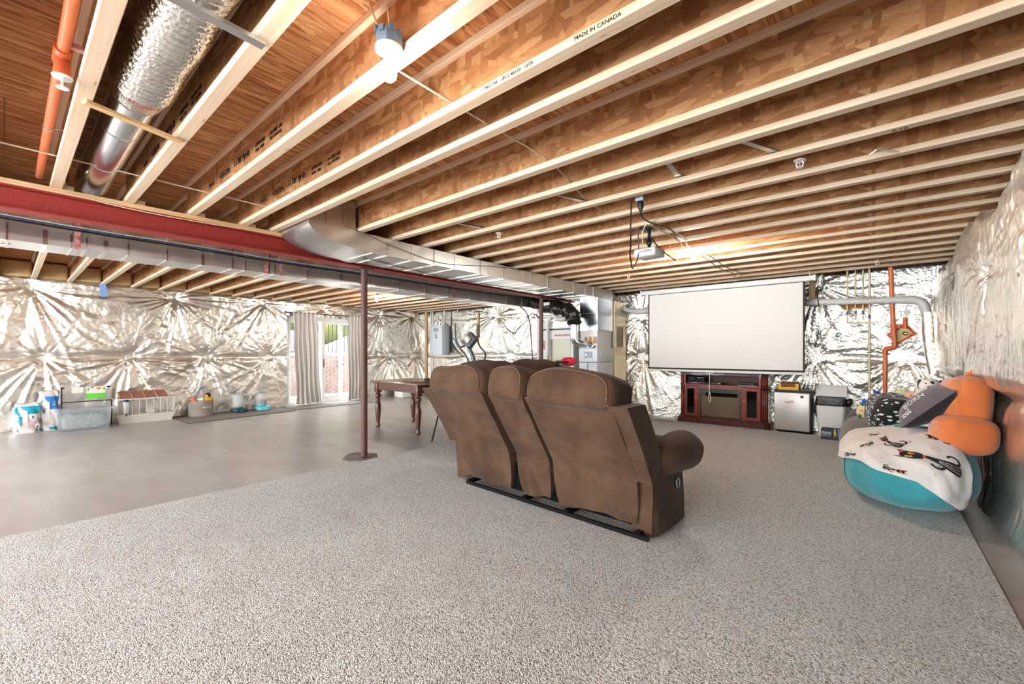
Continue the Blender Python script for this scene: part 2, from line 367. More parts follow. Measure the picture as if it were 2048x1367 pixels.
# ---- walls: concrete behind, foil blanket in front
def foil_sheet(name, parent, s0, s1, z0, z1, ds, pins, place, m, mode='crumple', seam=1.2, hole=None, base=.1, top=None, amp=1.0, seed=0):
    ns = int((s1-s0)/ds)+1; nz = int((z1-z0)/ds)+1
    s = np.linspace(s0, s1, ns); z = np.linspace(z0, z1, nz); Sg, Zg = np.meshgrid(s, z)
    wob = .05*fbm(Sg*.9+seed, Zg*.9, 3)
    D = base+wob+.012*ridge(Sg*3+seed, Zg*3, 3)+.007*fbm(Sg*14, Zg*14, 3)
    if mode == 'vertical':
        sk = Sg+.10*fbm(Zg*1.1+5, Sg*1.5, 2)
        D = D+.030*ridge(sk*6+seed, Zg*.55, 4)+.010*fbm(sk*34, Zg*2.0, 2)
    D = D-.055*np.exp(-((Zg-seam-.03*fbm(Sg*1.3+9, Sg*0, 2))/.06)**2)
    D = D-.05*np.exp(-(np.maximum(z1-Zg, 0)/.05)**2)
    for i, (ps, pz, k) in enumerate(pins):
        a = Sg-ps; b = Zg-pz; r = np.hypot(a, b)+1e-6; th = np.arctan2(b, a)/(2*math.pi)*256
        nl = 36
        u = (th/256*nl) % nl; 
        ang = vn(u*1.0+i*40+1.3*vn(r*2.2+i, u*.6), np.full_like(u, i*3.0))
        # periodic wrap by blending
        u2 = (u+nl) ; ang2 = vn(u2+i*40+1.3*vn(r*2.2+i, u*.6), np.full_like(u, i*3.0)); wq = np.clip(u/2.0, 0, 1); ang = ang*wq+ang2*(1-wq)
        rg = 1-np.abs(ang-.5)*2
        down = .55+.45*np.clip(-b/r, -.6, 1)
        D = D-k*.11*np.exp(-r/.13)+k*.085*amp*(rg-.5)*np.minimum(r/.12, 1)*np.exp(-r/.75)*down
        fine = vn((th/256*90) % 90+i*7, r*2)
        D = D+k*.022*amp*(fine-.5)*np.minimum(r/.1, 1)*np.exp(-r/.7)
    D = np.maximum(D, .012)
    if top is not None: Zg = z0+(Zg-z0)*(top(Sg)-z0)/(z1-z0)
    P = place(Sg, Zg, D).reshape(-1, 3)
    idx = np.arange(ns*nz).reshape(nz, ns); Q = np.stack([idx[:-1, :-1], idx[:-1, 1:], idx[1:, 1:], idx[1:, :-1]], -1).reshape(-1, 4)
    if hole:
        cs = (Sg[:-1, :-1]+Sg[1:, 1:]).reshape(-1)/2; cz = (Zg[:-1, :-1]+Zg[1:, 1:]).reshape(-1)/2
        Q = Q[~((cs > hole[0]) & (cs < hole[1]) & (cz < hole[2]))]
    me = bpy.data.meshes.new(name); me.vertices.add(len(P)); me.vertices.foreach_set('co', P.reshape(-1).astype(np.float32))
    me.loops.add(len(Q)*4); me.loops.foreach_set('vertex_index', Q.reshape(-1).astype(np.int32)); me.polygons.add(len(Q))
    me.polygons.foreach_set('loop_start', np.arange(0, len(Q)*4, 4, dtype=np.int32)); me.update(calc_edges=True); me.validate()
    me.polygons.foreach_set('use_smooth', np.ones(len(Q), bool)); me.materials.append(m)
    ob = bpy.data.objects.new(name, me); COL.objects.link(ob); ob.parent = parent; return ob
wl = MB(); wl.b2((LX-.3, -5.0, 0), (LX, 4.40, ZS)); wl.b2((LX-.3, 6.5, 0), (LX, 9.0, ZS)); wl.b2((LX-.3, 4.40, 2.22), (LX, 6.5, ZS))
wl = struct(wl.build('wall_left', M['concrete_wall'], smooth=False))
foil_sheet('foil_blanket', wl, -5.0, 8.62, 0.0, 2.6, .021,
    [(.27, 2.40, 1.3), (2.23, 2.40, 1.5), (3.9, 2.44, 1.1), (.41, 1.2, 1.2), (1.54, 1.2, 1.3), (2.76, 1.2, 1.3), (4.01, 1.2, 1.0), (-.9, 1.2, 1), (-1.2, 2.4, 1), (5.3, 2.42, .8), (6.95, 2.38, 1.3), (8.1, 2.4, 1.0), (7.35, 1.2, 1.2), (8.25, 1.2, .9)],
    lambda s, z, d: np.stack([LX+d, s, z], -1), M['foil'], hole=(4.42, 6.48, 2.2), seed=3)
wb_ = struct(MB().b2((-11.28, BX, 0), (1.2, BX+.3, ZS)).build('wall_back', M['concrete_wall'], smooth=False))
foil_sheet('foil_blanket', wb_, -10.9, .8, 0.0, 2.62, .021,
    [(-10.2, 2.35, .8), (-7.9, 2.3, 1.3), (-6.6, 2.35, 1.1), (-5.6, 2.3, 1), (-9.0, 1.2, 1), (-7.4, 1.2, 1.1), (-6.3, 1.2, 1), (-3.75, 2.05, 1.5), (-3.72, 1.2, 1.3), (-2.5, 2.4, 1.2), (-.78, 1.25, 1.4), (-.72, 2.42, 1.3), (.38, 1.22, 1.2), (-2.2, .9, .8)],
    lambda s, z, d: np.stack([s, BX-d, z], -1), M['foil_b'], seed=21, base=.06)
wr = struct(MB().b2((RX, -5.0, 0), (RX+.3, 9.0, ZS)).build('wall_right', M['concrete_wall'], smooth=False))
def rplace(s, z, d):
    bul = .10*np.clip((z-1.0)/.12, 0, 1)*(1-.25*np.clip((z-1.9)/.7, 0, 1))+.045*np.exp(-((z-1.03)/.06)**2)
    low = .05*np.clip((.25-z)/.25, 0, 1)
    return np.stack([RX-d*.8-bul-low, s, z], -1)
foil_sheet('foil_blanket', wr, .6, 8.6, 0.0, 2.56, .0165, [(5.0, 2.05, 1.0), (3.4, 2.2, .9), (6.9, 2.3, 1.0), (5.9, 1.15, .6)],
    rplace, M['foil_r'], 'vertical', seam=1.02, base=.11, seed=44, amp=.7,
    top=lambda s: 2.5+.10*fbm(s*2.3, s*0+4, 3)-.10*np.exp(-((s-4.9)/.3)**2)-.16*np.clip((s-6.6)/1.5, 0, 1))
# fibreglass batts in the joist bays above the left wall
YY = sorted(YL)
for a, b in zip(YY, YY[1:]):
    if b > 8.6: break
    MB().rbox((LX+.09, (a+b)/2, 2.70), (.16+.03*random.random(), b-a-.03, .27), .05, 3).build('batt', M['batt'], wl)
# ---------------------------------------------------------------- steel beam and posts
t = thing('steel_beam', 'long red primed steel I-beam carrying the joists, pale plank on top', 'beam', (-4.79, 2.5, 2.33))
bm_ = MB(); bm_.b2((-4.872, -5.0, 2.33), (-4.708, 7.6, 2.341)).b2((-4.872, -5.0, 2.489), (-4.708, 7.6, 2.50)).b2((-4.795, -5.0, 2.341), (-4.785, 7.6, 2.489))
bm_.build('beam_section', M['red'], t, smooth=False)
MB().b2((-4.865, -5.0, 2.50), (-4.705, 7.6, 2.538)).build('wooden_plate', M['plate'], t, smooth=False)
M['patch'] = mat('rough_patch', c(146, 138, 126), .95, bump=(40, .9), vary=(c(112, 104, 96), 14, 4))
for y, lab in ((2.85, 'brown steel post standing on the concrete at the carpet edge'), (6.52, 'brown steel post rising behind the recliner sofa, nearer the furnace')):
    t = thing('steel_post', lab, 'post', (-4.79, y, 0), group='brown steel posts under the red beam')
    MB().cyl((-4.79, y, 0.02), (-4.79, y, 2.318), .038, n=24).build('shaft', M['post'], t)
    MB().b2((-4.86, y-.09, 2.317), (-4.72, y+.09, 2.33)).build('cap_plate', M['post'], t, smooth=False)
    MB().rbox((-4.79, y, .012), (.13, .13, .02), .003).build('base_plate', M['post'], t)
single(MB().blob((-4.86, 2.84, .0), (.26, .20, .008), (.6, 1), fn=lambda p: (p.x*(1+.15*math.sin(3*math.atan2(p.y, p.x))), p.y*(1+.12*math.cos(4*math.atan2(p.y, p.x))), p.z+.004), nu=40), 'concrete_patch', M['patch'], 'rough round patch of concrete around the post foot', 'patch')
# ---------------------------------------------------------------- ducts
t = thing('supply_duct', 'shiny sheet metal duct running beside the red beam, curved up at its near end', 'duct', (-4.33, 4.5, 2.35))
prof = [(1.83, 2.54), (1.835, 2.51), (1.86, 2.475), (1.91, 2.44), (2.0, 2.405), (2.12, 2.378), (2.28, 2.360), (2.5, 2.35), (7.95, 2.35), (7.95, 2.535), (2.5, 2.535)]
MB().prism(prof, -4.66, -4.04, 'yz').build('duct_body', M['galv'], t, smooth=True, ang=25)
MB().b2((-4.62, 1.84, 2.535), (-4.06, 2.32, 2.84)).build('riser', M['galv'], t, smooth=False)
for y in (2.0, 2.18): MB().b2((-4.061, y, 2.54), (-4.052, y+.006, 2.84)).build('riser_seam', M['galv_b'], t, smooth=False)
for k, (y, wd) in enumerate(((2.5, .10), (2.67, .012), (3.0, .02), (3.32, .014), (3.65, .03), (4.11, .012), (4.27, .035), (4.59, .012), (5.05, .012), (5.25, .02), (5.66, .03), (6.1, .012), (6.45, .025), (6.85, .012), (7.15, .02))):
    b = MB().b2((-4.662, y, 2.343), (-4.034, y+wd, 2.537)).build('drive_cleat', M['galv_b'] if k % 2 else M['galv'], t, smooth=False)
for y in (5.7, 7.2): MB().b2((-4.033, y, 2.30), (-4.029, y+.035, 2.60)).build('hanger_strap', M['galv_b'], t, smooth=False)
t = thing('return_duct', 'long dull metal duct hung beyond the red beam, level with its lower edge', 'duct', (-5.79, 2.5, 2.25))
MB().b2((-6.01, -5.0, 2.25), (-5.57, 7.6, 2.535)).build('duct_body', M['galv'], t, smooth=False)
ys_ = [-1.2, -.6, .0, .21, .38, .48, .6, .77, 1.07, 1.37, 1.66, 1.79, 2.03, 2.11, 2.5, 2.95, 3.4, 3.9, 4.4, 4.9, 5.4, 5.9, 6.4, 6.9, 7.3]
for k, y in enumerate(ys_): MB().b2((-6.014, y, 2.246), (-5.566, y+(.014 if k % 3 else .03), 2.538)).build('drive_cleat', M['galv_b'], t, smooth=False)
for y in (.405, 2.0, 2.16, 5.0): MB().b2((-5.565, y, 2.24), (-5.561, y+.04, 2.54)).build('red_strip', M['redmottle'], t, smooth=False)  # thin reddish mottled strips on the duct's near face
t_ = []
for k in range(13): MB().b2((-5.80, -.42+k*.036, 2.2485), (-5.78, -.40+k*.036, 2.2499)).build('duct_print', M['ink'], t, smooth=False)
t = thing('round_duct', 'round duct between the first two joists, ribbed foil sleeve over bare metal pipe', 'duct', (-3, .457, 2.56))
def fr(u):
    return .128+.004*math.sin(u*2*math.pi*54)+.003*math.sin(u*31)
MB().tube([(-2.86+2.4*k/220, .457, 2.69) for k in range(221)], .13, 26, radii=fr).build('foil_sleeve', M['flex'], t)
MB().cyl((-4.9, .457, 2.69), (-2.80, .457, 2.69), .105, n=32).build('metal_pipe', M['galv_b'], t)
for x in (-3.05, -3.5, -4.2): MB().cyl((x, .457, 2.69), (x+.02, .457, 2.69), .109, n=32).build('pipe_bead', M['galv_b'], t)
MB().cyl((-2.99, .457, 2.69), (-2.86, .457, 2.69), .118, .13, n=32).build('foil_tape_collar', M['flex'], t)
for k in range(9): MB().b2((-2.868+.006*math.sin(k), .40+k*.014, 2.557+.0006*(k-4)**2-.002), (-2.858+.012*random.random(), .406+k*.014, 2.5575+.0006*(k-4)**2)).build('red_print', M['inkred'], t, smooth=False)
# black insulated elbow duct, furnace, plenum, return drop
M['blackfoil'] = mat('black_sleeve', c(34, 30, 28), .28, .25, bump=(14, .7, 4))
t = thing('insulated_duct', 'black plastic wrapped flexible duct bending down beside the furnace', 'duct', (-4.7, 7.0, 1.5))
path = [(-5.62, 7.25, 2.42), (-5.4, 7.2, 2.34), (-5.1, 7.15, 2.24), (-4.8, 7.1, 2.18), (-4.55, 7.05, 2.13), (-4.40, 7.02, 2.02), (-4.36, 7.0, 1.88), (-4.36, 7.0, 1.82)]
MB().tube(path, .15, 20, smooth=3, radii=lambda u: .135+.012*math.sin(u*46)+.008*math.sin(u*90)).build('sleeve', M['blackfoil'], t)
MB().tube([(-4.36, 7.0, 1.84), (-4.36, 7.0, 1.62), (-4.36, 7.01, 1.54), (-4.32, 7.05, 1.47), (-4.27, 7.15, 1.45), (-4.25, 7.32, 1.45)], .075, 20, smooth=2).build('metal_elbow', M['galv_b'], t)
MB().b2((-5.08, 7.0, 2.24), (-4.94, 7.02, 2.30)).build('label_sticker', M['white'], t, smooth=False)
M['furn'] = mat('furnace_enamel', c(214, 220, 224), .35)
t = thing('furnace', 'pale gray furnace cabinet under the metal plenum, beside the foil back wall', 'furnace', (-4.25, 7.65, 0))
MB().rbox((-4.25, 7.65, .55), (.40, .66, 1.10), .008).build('lower_cabinet', M['furn'], t)
MB().rbox((-4.25, 7.65, 1.245), (.41, .67, .27), .012).build('upper_door', M['furn'], t)
MB().rbox((-4.24, 7.313, 1.25), (.18, .012, .12), .004).build('control_window', M['grayp'], t)
MB().rbox((-4.285, 7.305, 1.25), (.05, .01, .05), .004).build('warning_label', M['white'], t)
MB().b2((-4.44, 7.36, 1.38), (-4.07, 7.95, 1.72)).build('burner_box', M['white'], t, smooth=False)
for k in range(5): MB().cyl((-4.32+.055*k, 7.345, 1.47), (-4.32+.055*k, 7.36, 1.60), .02, n=10).build('burner_tube', M['brass'] if k % 2 else M['redmottle'], t)
MB().tube([(-4.36, 7.35, 1.40), (-4.28, 7.33, 1.36), (-4.15, 7.33, 1.37), (-4.1, 7.35, 1.43)], .012, 8, smooth=2).build('black_hose', M['black'], t)
MB().tube([(-4.25, 7.31, 1.1), (-4.26, 7.30, .85), (-4.23, 7.30, .6), (-4.25, 7.31, .2)], .005, 6, smooth=2).build('thin_wire', M['black'], t)
MB().b2((-4.44, 7.34, 1.72), (-4.05, 7.95, 2.35)).build('plenum', M['galv_b'], t, smooth=False)
for z in (1.72, 2.05): MB().b2((-4.445, 7.335, z), (-4.045, 7.955, z+.018)).build('plenum_seam', M['galv'], t, smooth=False)
M['tan'] = mat('tan_sheet_metal', c(205, 190, 160), .3, .85, bump=(6, .15))
t = thing('return_drop', 'tan sheet metal return box with a slotted grille, right of the furnace', 'duct', (-4.2, 8.2, 0))
MB().b2((-4.40, 7.98, 0), (-4.02, 8.5, 2.34)).build('casing', M['tan'], t, smooth=False)
g = MB(); g.rbox((-4.012, 8.18, 1.62), (.02, .34, .44), .006).build('grille_frame', M['cream'], t)
M['gr'] = mat('grille_dark', c(176, 152, 120), .6)
MB().b2((-4.003, 8.04, 1.44), (-4.0, 8.17, 1.80)).b2((-4.003, 8.19, 1.44), (-4.0, 8.32, 1.80)).build('grille_back', M['gr'], t, smooth=False)
for k in range(14): MB().box((-3.998, 8.18, 1.45+k*.026), (.012, .28, .004), (0, .6, 0)).build('grille_slat', M['cream'], t, smooth=False)
for z in (2.03, 2.12): MB().b2((-4.02, 7.98, z), (-4.012, 8.5, z+.012)).build('seam', M['galv_b'], t, smooth=False)
# air handler further left
t = thing('air_handler', 'gray cabinet with two square dull panels behind the far sofa, left of the furnace', 'appliance', (-5.5, 8.25, 0))
MB().rbox((-5.5, 8.28, 1.0), (.95, .5, 2.0), .01).build('cabinet', M['white'], t)
M['dullp'] = mat('dull_panel', c(150, 146, 134), .35, .4)
MB().b2((-5.62, 8.02, 1.12), (-5.10, 8.03, 1.60)).build('upper_panel', M['dullp'], t, smooth=False)
MB().b2((-5.50, 8.02, .52), (-5.10, 8.03, 1.02)).build('lower_panel', M['dullp'], t, smooth=False)
MB().b2((-5.88, 8.02, 1.36), (-5.79, 8.03, 1.58)).build('red_label', M['redmottle'], t, smooth=False)
MB().b2((-5.97, 8.02, 1.80), (-5.05, 8.035, 1.83)).build('dark_gap', M['black'], t, smooth=False)
MB().b2((-5.6, 8.02, 1.86), (-5.15, 8.03, 2.0)).build('coil_panel', M['galv'], t, smooth=False)
MB().b2((-5.52, 8.019, 1.66), (-5.12, 8.03, 1.70)).build('red_label', M['redmottle'], t, smooth=False)
for x in (-5.92, -5.66): MB().tube([(x, 7.95, .0), (x, 7.95, 1.9), (x+.04, 7.95, 2.06), (x+.16, 7.95, 2.12), (x+.4, 7.95, 2.10)], .04, 12, smooth=1).build('vent_pipe', M['pvc'], t)
MB().tube([(-5.52, 7.9, 2.2), (-5.40, 7.9, 2.05), (-5.2, 7.9, 2.0), (-5.1, 7.9, 2.12), (-5.08, 7.9, 2.25)], .05, 12, smooth=2).build('vent_elbow', M['pvc'], t)
# ---------------------------------------------------------------- bare-bulb fixtures
def fixture(loc, label, near='bulb_far'):
    x, y, z = loc      # bulb centre
    t = thing('light_fixture', label, 'lamp', loc, group='bare bulb fixtures on the joists')
    MB().lathe([(.004, -.034), (.018, -.031), (.028, -.02), (.031, -.006), (.029, .008), (.022, .024), (.016, .036), (.014, .042)], loc, 16).build('bulb', M[near], t)
    MB().lathe([(.013, .04), (.0135, .062)], loc, 16).build('bulb_base', M['cream'], t)
    MB().lathe([(.020, .052), (.021, .062), (.019, .066), (.03, .072), (.048, .084), (.055, .088), (.056, .097), (.05, .10)], loc, 28).build('lampholder', M['porc'], t)
    for a in (.5, 3.64): MB().cyl((x+.045*math.cos(a), y+.045*math.sin(a), z+.082), (x+.045*math.cos(a), y+.045*math.sin(a), z+.09), .005, n=8).build('screw', M['galv'], t)
    b = MB(); n = 8
    b.cyl((x, y, z+.099), (x, y, z+.15), .054, n=8).build('junction_box', M['blue'], t)
    for k in range(8):
        a = 2*math.pi*(k+.5)/8; MB().box((x+.051*math.cos(a), y+.051*math.sin(a), z+.148+.006*(k % 3)), (.012, .022, .022), (0, 0, a)).build('box_lug', M['blue'], t)
    return t
M['porc'] = mat('porcelain', c(240, 232, 220), .3)
def cable(pts, label, m='cable', r=.005, smooth=2, name='cable', cat='cable', group=None): return single(MB().tube(pts, r, 7, smooth=smooth), name, M[m], label, cat, group)
fixture((-1.51, 1.01, 2.44), 'bare lit bulb on a blue junction box, nearest the camera', 'bulb')
fixture((-1.69, 5.447, 2.472), 'bare lit bulb on a box hanging to the right of the projector')
fixture((-8.4, 5.30, 2.455), 'bare lit bulb hanging in front of the sliding door')
fixture((-8.6, -.72, 2.455), 'bare lit bulb near the left foil wall above the pet supplies', 'bulb_rear')
fixture((-.5, -1.23, 2.455), 'added fill bulb behind the camera, out of view, near the right wall', 'bulb_rear')  # unseen bulb added to light the carpet and right wall
fixture((-4.2, -2.49, 2.455), 'added fill bulb behind the camera, out of view, near the red beam', 'bulb_rear')  # extra out-of-view bulb, put in to brighten the room from behind
cable([(-1.55, 1.0, 2.6), (-1.58, .98, 2.70), (-1.62, .97, 2.80), (-1.7, .95, 2.846)], 'white cable looping up from the nearest bulb box', r=.004)
cable([(-1.49, 1.0, 2.6), (-1.5, .99, 2.72), (-1.56, .98, 2.8), (-1.66, .96, 2.846)], 'second thin white cable rising from the nearest bulb box', r=.0025)
cable([(-1.69, 1.08, 2.61), (-1.685, 1.75, 2.6), (-1.67, 2.36, 2.6), (-1.72, 2.6, 2.59), (-1.88, 3.2, 2.6), (-1.92, 3.6, 2.6), (-1.9, 4.4, 2.6)], 'white cable crossing the joists from the nearest bulb towards the projector')
cable([(-4.13, -.9, 2.6), (-4.13, .3, 2.6), (-4.15, 1.53, 2.6)], 'white cable crossing the joists at the left, above the red beam')
cable([(-4.69, -.8, 2.48), (-4.695, .3, 2.515), (-4.695, .66, 2.478), (-4.695, 1.35, 2.49), (-4.70, 1.9, 2.53)], 'thin white wire sagging along the face of the red beam', r=.004)
for m, dz, lab, r in (('black', 0, 'black cable in the bundle strung along the dull duct', .009), ('bluec', .02, 'blue cable in the bundle strung along the dull duct', .008), ('cable', .03, 'cream cable in the bundle strung along the dull duct', .007)):
    cable([(-5.5, -2.3, 2.43+dz), (-5.45, -.8, 2.425+dz), (-5.40, .1, 2.385+dz), (-5.38, .6, 2.37+dz), (-5.38, 1.2, 2.375+dz), (-5.40, 2.2, 2.36+dz), (-5.4, 3.4, 2.38+dz), (-5.42, 5.2, 2.37+dz), (-5.45, 7.2, 2.42+dz)], lab, m, r)
cable([(-4.0, 2.2, 2.55), (-4.02, 2.7, 2.47), (-4.02, 3.3, 2.38), (-4.02, 3.7, 2.40), (-4.02, 4.4, 2.50), (-4.01, 5.2, 2.54)], 'thin black wire drooping across the near side of the shiny duct', 'black', .003)
cable([(-4.3, 2.55, 2.343), (-4.45, 3.2, 2.343), (-4.6, 4.2, 2.342), (-4.45, 5.6, 2.342), (-4.2, 6.8, 2.343)], 'thin black wire along the underside of the shiny duct', 'black', .004)
cable([(-5.9, 6.9, 2.36), (-5.55, 6.9, 2.24), (-5.36, 6.9, 2.0), (-5.32, 6.9, 1.6), (-5.28, 6.9, 1.1)], 'black cable hanging down behind the far sofa, left of the post', 'black', .012)
# metal bridging straps and other bits between joists
BR = 'metal bridging straps between the joists'
for a, b, lab in (((-.72, 2.83, 2.635), (-.49, 3.17, 2.583), 'galvanized bridging strap left of the sprinkler head by the right wall'), ((-2.12, 2.84, 2.635), (-1.89, 3.17, 2.583), 'galvanized bridging strap in the middle of the ceiling near the white cable'), ((-3.35, 2.84, 2.635), (-3.1, 3.18, 2.583), 'galvanized bridging strap nearest the shiny duct'), ((-1.1, 2.84, 2.64), (-1.09, 3.17, 2.583), 'short galvanized bridging strap second from the right wall')):
    d = Vector(b)-Vector(a); m_ = MB(); ang = math.atan2(d.y, d.x); M4 = (0, -math.asin(d.z/d.length), ang)
    m_.box(tuple((Vector(a)+Vector(b))/2), (d.length, .035, .003), M4).box(tuple((Vector(a)+Vector(b))/2+Vector((0, 0, .01))), (d.length, .003, .02), M4).box(b, (.05, .045, .006), (0, 0, ang))
    single(m_, 'bridging_strap', M['galv'], lab, 'strap', BR, smooth=False)
single(MB().box((-3.03, .455, 2.531), (.042, .43, .016), (0, 0, .32)), 'wooden_strip', M['plate'], 'narrow strip nailed under the round metal pipe, lower of two', 'strip', 'strips under the round duct', False)
single(MB().box((-1.86, .455, 2.531), (.042, .43, .016), (0, 0, .05)), 'wooden_strip', M['galv'], 'narrow strip nailed under the foil sleeved duct, upper of two', 'strip', 'strips under the round duct', False)
# sprinkler line and heads
t = thing('sprinkler_pipe', 'orange plastic pipe running along the first joist at the left', 'pipe', (-3, .16, 2.6))
MB().cyl((-4.85, .165, 2.64), (-.9, .165, 2.64), .022, n=16).build('pipe_run', M['orange'], t)
MB().cyl((-2.86, .165, 2.64), (-2.72, .165, 2.64), .031, n=16).build('tee_fitting', M['orange_d'], t)
MB().cyl((-2.79, .165, 2.64), (-2.79, .165, 2.56), .027, n=16).cyl((-2.79, .165, 2.575), (-2.79, .165, 2.535), .027, .034, n=16).build('drop_fitting', M['orange_d'], t)
MB().tube([(-3.75, .19, 2.64), (-3.75, .24, 2.645)], .006, 6).cyl((-3.765, .165, 2.64), (-3.735, .165, 2.64), .025, n=12).build('pipe_clip', M['galv'], t)
MB().b2((-2.7, .17, 2.63), (-2.67, .235, 2.65)).build('red_bracket', M['redmottle'], t, smooth=False)
def sprinkler(x, y, z, lab, stub=.29):
    t = thing('fire_sprinkler', lab, 'sprinkler', (x, y, z), group='white sprinkler heads')
    MB().lathe([(.012, 0), (.034, .002), (.036, .008), (.012, .012)], (x, y, z), 20).build('escutcheon', M['white'], t)
    if stub: MB().cyl((x, y, z+.01), (x, y, z+stub), .014, n=12).build('stub_pipe', M['orange'], t)
    f = MB()
    for s in (-1, 1): f.tube([(x+s*.012, y, z), (x+s*.02, y, z-.015), (x+s*.016, y, z-.03), (x+s*.004, y, z-.04)], .004, 6)
    f.build('frame_arms', M['white'], t)
    MB().cyl((x, y, z-.004), (x, y, z-.034), .004, n=8).build('glass_bulb', M['redmottle'], t)
    MB().cyl((x, y, z-.040), (x, y, z-.044), .022, n=16).build('deflector', M['white'], t); return t
sprinkler(-2.79, .165, 2.531, 'white sprinkler head on the orange pipe at the left', 0)
sprinkler(-.37, 3.36, 2.55, 'white sprinkler head between joists near the right foil wall')
sprinkler(-3.02, 3.36, 2.55, 'white sprinkler head between joists near the shiny duct')
sprinkler(-2.98, 6.40, 2.52, 'small white sprinkler head far back, left of the screen top')
sprinkler(.04, 7.62, 2.52, 'small white sprinkler head beside the top of the orange riser')
# ---------------------------------------------------------------- carpet
cp = MB()
for x0_, x1_, y0_, y1_, n1, n2 in ((-4.62, .53, -4.0, 7.2, 100, 200), (-3.93, .53, 7.2, 8.12, 80, 20)):
    cp.grid(lambda u, v: (x0_+(x1_-x0_)*u, y0_+(y1_-y0_)*v, .016+.004*float(fbm(np.array((x0_+(x1_-x0_)*u)*8), np.array((y0_+(y1_-y0_)*v)*8), 2))), n1, n2)
    cp.add([(x0_, y0_, .002), (x1_, y0_, .002), (x1_, y1_, .002), (x0_, y1_, .002), (x0_, y0_, .014), (x1_, y0_, .014), (x1_, y1_, .014), (x0_, y1_, .014)], [(0, 1, 5, 4), (1, 2, 6, 5), (2, 3, 7, 6), (3, 0, 4, 7), (3, 2, 1, 0)])
single(cp, 'carpet', M['carpet'], 'large pale gray cut pile carpet laid over the concrete floor', 'carpet', smooth=True)
